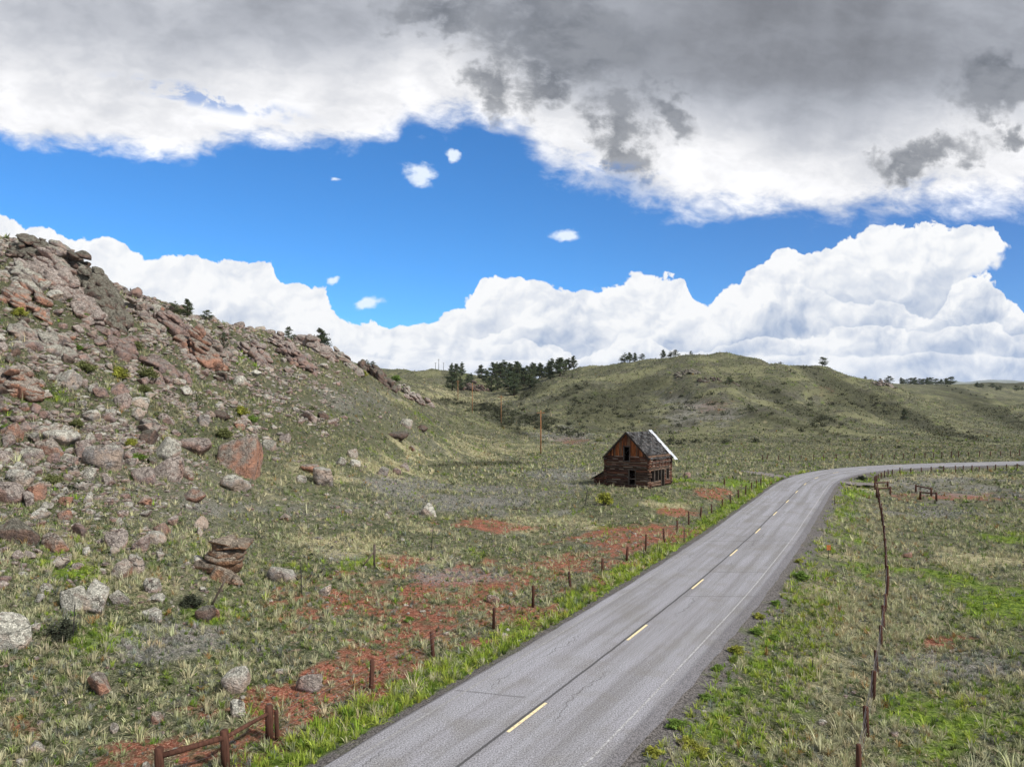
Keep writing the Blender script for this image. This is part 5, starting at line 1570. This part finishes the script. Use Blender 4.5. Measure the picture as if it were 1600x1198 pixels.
xs_ = [(1408,10),(1414,8),(1423,11),(1430,12),(1436,10),(1444,9),(1449,11),(1455,11),(1462,9),(1470,8),(1477,9),(1486,13),(1527,9),(1533,7),(1550,7),(1557,6),(1563,6),(1588,8),(1597,5)]
for i, (a, h) in enumerate(xs_):
    x, y = (a - CX) / FPX * (840 + (i % 5) * 14), 840 + (i % 5) * 14
    o = put_tree('juniper' if i % 3 else 'pine', i, a, 606, h, 'tree of the dark row along the plateau skyline' if a < 1500 else 'tree of the sparse right end of the plateau skyline', 'trees in the dark row on the plateau' if a < 1500 else 'sparse trees at the right end of the plateau', 1.4)
    zt = hz(x, y)
    o.location = (x, y, zt - .2); hh = h / FPX * y * 1.1; o.scale = (hh * 1.5, hh * 1.5, hh)
# left hill trees
for a, b, h, k, kd, w, lab in ((204,462,9,0,'spruce',1,'tiny spruce on the hill skyline right of the main crag'),(272,492,16,0,'juniper',1.2,'left juniper of three on the hill skyline'),(293,496,22,1,'pine',1.1,'tallest middle tree of three on the hill skyline'),(323,500,12,2,'juniper',1.3,'right juniper of three on the hill skyline'),
   (350,554,27,1,'spruce',1.2,'dark green spruce below the hill skyline'),(452,532,16,1,'juniper',.9,'dark bush behind the broken red crag'),(502,552,30,3,'pine',1.2,'sparse dark tree at the right end of the broken red crag'),(572,568,10,0,'juniper',1.2,'left bush on the crest near the layered crag'),(583,570,8,1,'juniper',1.2,'right bush on the crest near the layered crag')):
    put_tree(kd, k, a, b, h * 1.35, lab, None, w)

# ------------------------------------------------------------------ shrubs
def shrub_proto(seed, tone):
    g = np.random.default_rng(seed)
    root = empty('shrub', (0, 0, 0)); mb = MB(); pts, cl_ = [], []
    for i in range(26):
        a, el = g.uniform(0, 6.28), g.uniform(.35, 1.5)
        L = g.uniform(.34, .52)
        tip = np.array((math.cos(a) * math.cos(el) * L * 1.05, math.sin(a) * math.cos(el) * L * 1.05, math.sin(el) * L * 1.25 + .02))
        mb.tube([(0, 0, -.03), tuple(tip * .5 + np.array((0, 0, .03))), tuple(tip)], [.014, .009, .004], 4, False)
        k = 75
        q = tip * g.uniform(.45, 1.06, k)[:, None] + g.normal(0, .05, (k, 3))
        t = g.uniform(.7, 1.35)
        pts.append(q); cl_.append(np.tile(np.array((*tone, 1)) * np.array((t, t, t, 1)), (k, 1)))
    pts, cl_ = np.concatenate(pts), np.concatenate(cl_)
    pts[:, 2] = np.abs(pts[:, 2])
    v, f, c_ = leaf_cloud(pts, .085, g, cl_)
    me = mesh_np('foliage', v, f.ravel(), np.full(len(f), 3), False); color_attr(me, 'Col', c_)
    mb.build('stems', M['bark'], root, True); link('foliage', me, M['leaf'], root)
    return root
SH = {'yellow': shrub_proto(1, (.30, .31, .055)), 'green': shrub_proto(2, (.15, .23, .045)), 'olive': shrub_proto(3, (.15, .165, .06)), 'dark': shrub_proto(5, (.055, .062, .040))}
used_s = set()
def put_shrub(kind, px, py, wpx, label, group=None, tall=1.0):
    x, y, z = spot(px, py)
    o = SH[kind] if kind not in used_s else copy_tree(SH[kind]); used_s.add(kind)
    w = wpx / FPX * y * (1.25 if px < 700 else 1.0)
    o.location = (x, y, z); o.scale = (w, w, w * tall); o.rotation_euler = (0, 0, random.uniform(0, 6.28)); o.name = 'shrub'
    tag(o, label, 'shrub', group)
put_shrub('yellow', 945, 789, 33, 'dense yellow green shrub in the meadow in front of the cabin', None, .85)
for a, b, w, k, lab in ((33,498,22,'yellow','yellow green shrub by the left edge under the summit'),(30,568+25,12,'green','small green shrub at the cracked red brown crag'),(45,432,20,'olive','olive shrub between pink ledges near the summit'),(120,668,18,'olive','olive shrub behind the long pale slab'),
    (375,650,22,'yellow','bright yellow green shrub upslope of the red brown rock'),(350,685,24,'olive','olive shrub left of the red brown rock'),(392,662,18,'green','bright green shrub right of the red brown rock'),(183,592,28,'yellow','yellow shrub left of two on the upper slope'),(230,595,28,'olive','olive shrub right of two on the upper slope'),(133,582,26,'olive','dull shrub left of the yellow one on the upper slope'),
    (226,613,18,'olive','low shrub under the upper slope pair'),(212,548,20,'olive','shrub in the middle of the pink ledges'),(120,553,18,'green','green shrub near the grey rock ledges'),(263,518,16,'green','green shrub tucked into the ledge crag'),(130,500,18,'green','green shrub below the main crag slabs'),(205,698,18,'yellow','yellow shrub at the right end of the broad flat boulder'),
    (218,722,20,'green','bright green shrub below the small square pink rock'),(82,755,22,'olive','olive shrub right of the left edge cluster'),(8,672,14,'green','green shrub at the left edge by the leaning block'),(568,540+50,14,'yellow','yellow shrub on the crest near the layered crag'),(618,596,14,'green','fresh green shrub at the nose of the hill'),
    (300,950,30,'dark','dark sage clump left of the leaning grey post'),(640,978-6,14,'green','green tuft shrub on red soil by the braced post'),(100,1000,44,'dark','dark sage clump at the foot of the steel stake'),(1003,772-6,10,'olive','low olive shrub at the cabin corner'),
    (1103,1094,28,'green','round green shrub alone on the gravel verge'),(1072,1168,40,'yellow','yellow green shrub at the gravel edge'),(1022,1180,38,'yellow','yellow green shrub closest to the road edge'),(1058,1138,36,'green','bright green shrub behind the yellow green pair'),(1094,1180,34,'yellow','yellow shrub right of the yellow green pair'),
    (1120,1048,24,'green','green tuft shrub on the gravel, second up from the road bottom'),(1150,1020,30,'yellow','wide yellow green shrub on the gravel verge halfway along'),(1182,990,26,'green','green shrub uphill of the wide yellow one on the verge'),(1184,966,22,'yellow','small yellow shrub at the gravel edge halfway along the verge'),(1207,1002,26,'green','green shrub between gravel and straw grass'),(1214,946,22,'green','small green shrub on the gravel level with the small yellow one'),(1252,905,34,'green','low spreading green shrub below the orange marker sign'),(1250,880,18,'yellow','small yellow shrub on the verge left of the orange marker sign'),(1130,1128,24,'yellow','yellow shrub right of the round green one'),(1160,1085,30,'green','green shrub in front of red earth on the right verge'),
    (1347,750,18,'dark','dark bush on the inside of the bend'),(1470,731,8,'olive','small bush on the far roadside verge'),(1590,728.5,9,'dark','dark bush beside the road at the right edge'),(880,672,10,'dark','dark bush in the gully beyond the first pole'),(935,690,12,'olive','olive bush behind the cabin'),(1045,690,10,'dark','dark bush on the lower slope right of the cabin roof')):
    put_shrub(k, a, b, w, lab, None, .8 if a < 700 else .55)
# brush in the gullies, far off: one mass
bx, by = [], []
for (cx_, cy_, rx, ry, rot, n) in ((770,640,36,7,12,45),(790,660,40,6,28,50),(835,660,50,6,10,50),(860,672,40,5,12,40),(700,628,50,4,5,24),(830,612,26,6,-22,24),(880,617,46,8,-22,34),(900,630,30,14,-20,30),(1290,600,80,14,32,26),(1370,630,60,12,28,26),(1470,668,90,10,18,26),(1520,612,60,10,18,24),(1590,655,50,8,18,16),(1270,668,120,10,14,24),(760,635,30,6,0,40),(800,650,60,20,0,60),(940,650,60,25,0,50),(1060,640,80,30,0,60),(1250,640,90,30,20,60),(1100,690,140,10,0,40)):
    for i in range(int(n * .62)):
        u_, v_ = rng.normal(0, .55, 2)
        a_ = cx_ + u_ * rx * math.cos(R(rot)) - v_ * ry * math.sin(R(rot)); b_2 = cy_ + u_ * rx * math.sin(R(rot)) + v_ * ry * math.cos(R(rot))
        x, y, z = spot(a_, b_2); bx.append((x, y, z))
V, C_ = [], []
for (x, y, z) in bx:
    s = rng.uniform(.7, 1.9) * (1.0 if y > 180 else .6)
    k = 70
    q = rng.normal(0, 1, (k, 3)) * np.array((.42, .42, .28)) * s + np.array((x, y, z + .25 * s))
    t = rng.uniform(.7, 1.5)
    v, f, c_ = leaf_cloud(q, .34 * s, rng, np.tile(np.array((.052 * t, .056 * t, .032 * t, 1)), (k, 1)))
    V.append(v); C_.append(c_)
V, C_ = np.concatenate(V), np.concatenate(C_)
me = mesh_np('gully_brush', V, np.arange(len(V)), np.full(len(V) // 3, 3), False); color_attr(me, 'Col', C_)
tag(link('gully_brush', me, M['leaf']), kind='stuff')

nb_ = 16000
Yb = np.exp(rng.uniform(math.log(28), math.log(230), nb_)); pb = rng.uniform(-120, 760, nb_); Xb = (pb - CX) / FPX * Yb; zb = height(Xb, Yb); _, tb = road_st(Xb, Yb)
kb = (rng.random(nb_) < .55 * np.clip(.3 + 3.2 * fbm(Xb / 7, Yb / 7, 3, 131), 0, 1.4) * (0.12 + sstep(zb, 4, 16)) * sstep(780 - pb, 0, 200)) & (tb < -12)
V, C_ = [], []
for x, y, z in zip(Xb[kb], Yb[kb], zb[kb]):
    s = rng.lognormal(math.log(.34), .35); k = 34
    q = rng.normal(0, 1, (k, 3)) * np.array((.5, .5, .3)) * s + np.array((x, y, z + .22 * s))
    t = rng.uniform(.6, 1.5); hue = ((.055, .062, .034), (.085, .105, .035), (.085, .085, .070))[rng.choice(3, p=(.5, .28, .22))]
    v, f, c_ = leaf_cloud(q, .36 * s, rng, np.tile(np.array((hue[0] * t, hue[1] * t, hue[2] * t, 1)), (k, 1))); V.append(v); C_.append(c_)
V, C_ = np.concatenate(V), np.concatenate(C_)
me = mesh_np('hillside_brush', V, np.arange(len(V)), np.full(len(V) // 3, 3), False); color_attr(me, 'Col', C_)
tag(link('hillside_brush', me, M['leaf']), kind='stuff')

# ------------------------------------------------------------------ grass tufts
PAL = np.array([(.47,.44,.30),(.39,.37,.255),(.245,.265,.145),(.150,.180,.092),(.245,.25,.225),(.130,.195,.045),(.27,.34,.075),(.36,.40,.11),(.066,.080,.034),(.33,.21,.10),(.155,.155,.135),(.37,.345,.325)])
def tufts(name, n, r0, r1, nb, L, wid, full, pxr=(-250, 1850), lean=.75, seed=1, dens_pow=2.0):
    g = np.random.default_rng(seed)
    r = np.exp(g.uniform(math.log(r0), math.log(r1), n)) if dens_pow == 1 else np.sqrt(g.uniform(r0 ** 2, r1 ** 2, n))
    pxx = g.uniform(*pxr, n)
    a = np.arctan((pxx - CX) / FPX)
    x, y = r * np.sin(a), r * np.cos(a)
    _, t = road_st(x, y)
    z = height(x, y)
    so, gr2, st, gv = masks(x, y, z, t)
    clump = fbm(x / 2.4, y / 2.4, 3, 15)
    ok = (np.abs(t - .3) > 4.75) & (np.hypot(x - CABC[0], y - CABC[1]) > 4.6) & (z > -30)
    ok &= g.random(n) < np.clip(.72 + 1.9 * clump, .15, 1)
    ok &= g.random(n) < np.where(gv > .4, .50 + .5 * (fbm(x / 1.7, y / 1.7, 3, 19) > .06), 1)
    ok &= g.random(n) < np.where(so > .5, .38, 1)
    ok &= g.random(n) < np.where((gr2 > .5) & (t > 12), .40, 1)
    x, y, z, t, so, gr2, st, r = (q[ok] for q in (x, y, z, t, so, gr2, st, r))
    n = len(x)
    # what grows where
    base = np.array([.17, .17, .17, .15, .13, .10, .02, .0, .18, .015, .07, .02])
    pr = np.tile(base, (n, 1))
    pr += st[:, None] * np.array([1.3, .8, .2, 0, 0, 0, 0, 0, 0, .1, 0, 0])
    pr += gr2[:, None] * np.array([.05, .05, .1, .05, 0, 1.7, 1.5, .7, .2, 0, 0, 0])
    pr += so[:, None] * np.array([.05, .1, .25, .15, .05, .12, .05, .0, .0, .12, 0, 0])
    pr += sage(x, y, z)[:, None] * np.array([.1, .1, .0, .1, 1.0, 0, 0, 0, .25, 0, .8, 1.5])
    vg = (np.abs(t + 5.6) < 1.3) & (y < 140)
    pr += vg[:, None] * np.array([.4, .3, .2, .1, 0, 1.1, 1.8, 1.5, .4, 0, 0, 0])
    vr = (t > 4.7) & (t < 9) & (y < 140)
    pr += vr[:, None] * np.array([.3, .3, .2, .1, .1, .7, 1.1, .6, .2, .1, .0, 0])
    pr += ((t > 8) & (t < 14) & (y < 120))[:, None] * np.array([.9, .6, .2, .1, .2, .05, .0, .0, .1, .2, .1, 0])
    pr /= pr.sum(1, keepdims=True)
    ty = (pr.cumsum(1) < g.random(n)[:, None]).sum(1).clip(0, len(PAL) - 1)
    hs = np.array([1.15, 1.0, .8, .6, .75, .7, .95, .9, .62, .85, .7, .6])[ty] * g.lognormal(0, .28, n)
    hs = np.where(vg, hs * 1.35, hs)
    lum_ = PAL.mean(1, keepdims=True)
    colr = np.maximum(lum_ + (PAL - lum_) * 1.15, .004)[ty] * g.uniform(.75, 1.25, (n, 1)) * g.uniform(.93, 1.07, (n, 3))
    colr = colr * (1 - .34 * sstep(r, 130, 300))[:, None] * (1 - .62 * brush_and_shade(x, y, z))[:, None] * np.array((.98, 1.0, .94))  # tufts in the folds darkened too, shade put into the blade colour
    # blades
    N_ = n * nb
    ix = np.repeat(np.arange(n), nb)
    ang = g.uniform(0, 6.28, N_); ln = L * hs[ix] * g.uniform(.55, 1.15, N_)
    el = np.pi / 2 - np.abs(g.normal(0, lean, N_)).clip(0, 1.35)
    rad = .16 * L * hs[ix] * g.uniform(0, 1.2, N_)
    bx_ = x[ix] + np.cos(ang) * rad; by_ = y[ix] + np.sin(ang) * rad; bz_ = z[ix] - .02
    dx_, dy_, dz_ = np.cos(ang) * np.cos(el), np.sin(ang) * np.cos(el), np.sin(el)
    wv = wid * g.uniform(.6, 1.3, N_) * (hs[ix] ** .5)
    sa = ang + np.pi / 2 + g.normal(0, .5, N_)
    wx, wy = np.cos(sa) * wv, np.sin(sa) * wv
    B = np.stack([bx_, by_, bz_], 1); Wv = np.stack([wx, wy, np.zeros(N_)], 1); D = np.stack([dx_, dy_, dz_], 1) * ln[:, None]
    tip = B + D + np.stack([dx_ * ln * .18, dy_ * ln * .18, -ln * .14 * np.cos(el)], 1)
    bc = np.repeat(colr, nb, axis=0) * g.uniform(.8, 1.2, (N_, 1))
    if full:
        mid = B + D * .55 + np.array((0, 0, .03))
        V = np.stack([B - Wv, B + Wv, mid + Wv * .8, mid - Wv * .8, tip], 1).reshape(-1, 3)
        o = np.arange(N_) * 5
        qf = np.stack([o, o + 1, o + 2, o + 3], 1); tf = np.stack([o + 3, o + 2, o + 4], 1)
        fl = np.concatenate([qf.ravel(), tf.ravel()]); cn = np.r_[np.full(N_, 4), np.full(N_, 3)]
        C = np.repeat(bc, 5, axis=0)
    else:
        V = np.stack([B - Wv, B + Wv, tip], 1).reshape(-1, 3)
        fl = np.arange(N_ * 3); cn = np.full(N_, 3); C = np.repeat(bc, 3, axis=0)
    me = mesh_np(name, V, fl, cn, False)
    color_attr(me, 'Col', np.c_[C, np.ones(len(C))])
    o = link(name, me, M['veg']); tag(o, kind='stuff')
    print(name, n, 'tufts', len(cn), 'faces')
    return o
tufts('grass', 36000, 17, 52, 20, .33, .012, True, seed=1)
tufts('grass', 56000, 50, 110, 12, .40, .028, False, seed=2)
tufts('grass', 60000, 108, 260, 9, .55, .075, False, seed=3, pxr=(-100, 1750))
tufts('grass', 60000, 255, 640, 7, .80, .16, False, seed=4, pxr=(-50, 1700), lean=.9)
# ground-hugging mats of small leaves between the tufts
tufts('ground_cover', 70000, 17, 60, 12, .15, .020, False, seed=5, lean=1.1)

# ------------------------------------------------------------------ small stones lying in the grass
npb = 9000
r_ = np.sqrt(rng.uniform(18 ** 2, 75 ** 2, npb)); p_ = rng.uniform(-150, 1750, npb); a_ = np.arctan((p_ - CX) / FPX)
xx, yy = r_ * np.sin(a_), r_ * np.cos(a_); _, tt = road_st(xx, yy); zz = height(xx, yy)
cl = fbm(xx / 3, yy / 3, 3, 88)
ok = (np.abs(tt - .3) > 5.0) & (rng.random(npb) < np.where(tt < 0, .35 + .5 * sstep(zz, 1, 8), .12) * np.clip(1 + 4 * cl, .1, 2))
xx, yy, zz = xx[ok], yy[ok], zz[ok]
lib = [rock_shape(1200 + k, 2, 9, 10, (1, .9, .6), .03) for k in range(10)]
for nm, mt, sl_ in (('loose_stones', 'rock_pale', slice(0, None, 2)), ('loose_stones', 'rock_pink', slice(1, None, 2))):
    V, F = [], []; off = 0
    for x, y, z in zip(xx[sl_], yy[sl_], zz[sl_]):
        v, f = lib[int(rng.integers(10))]; s_ = min(rng.lognormal(math.log(.055), .5), .2)
        V.append(v * s_ + np.array((x, y, z + s_ * .15))); F.append(f + off); off += len(v)
    V, F = np.concatenate(V), np.concatenate(F)
    tag(link(nm, mesh_np(nm, V, F.ravel(), np.full(len(F), 3), True), M[mt]), kind='stuff')
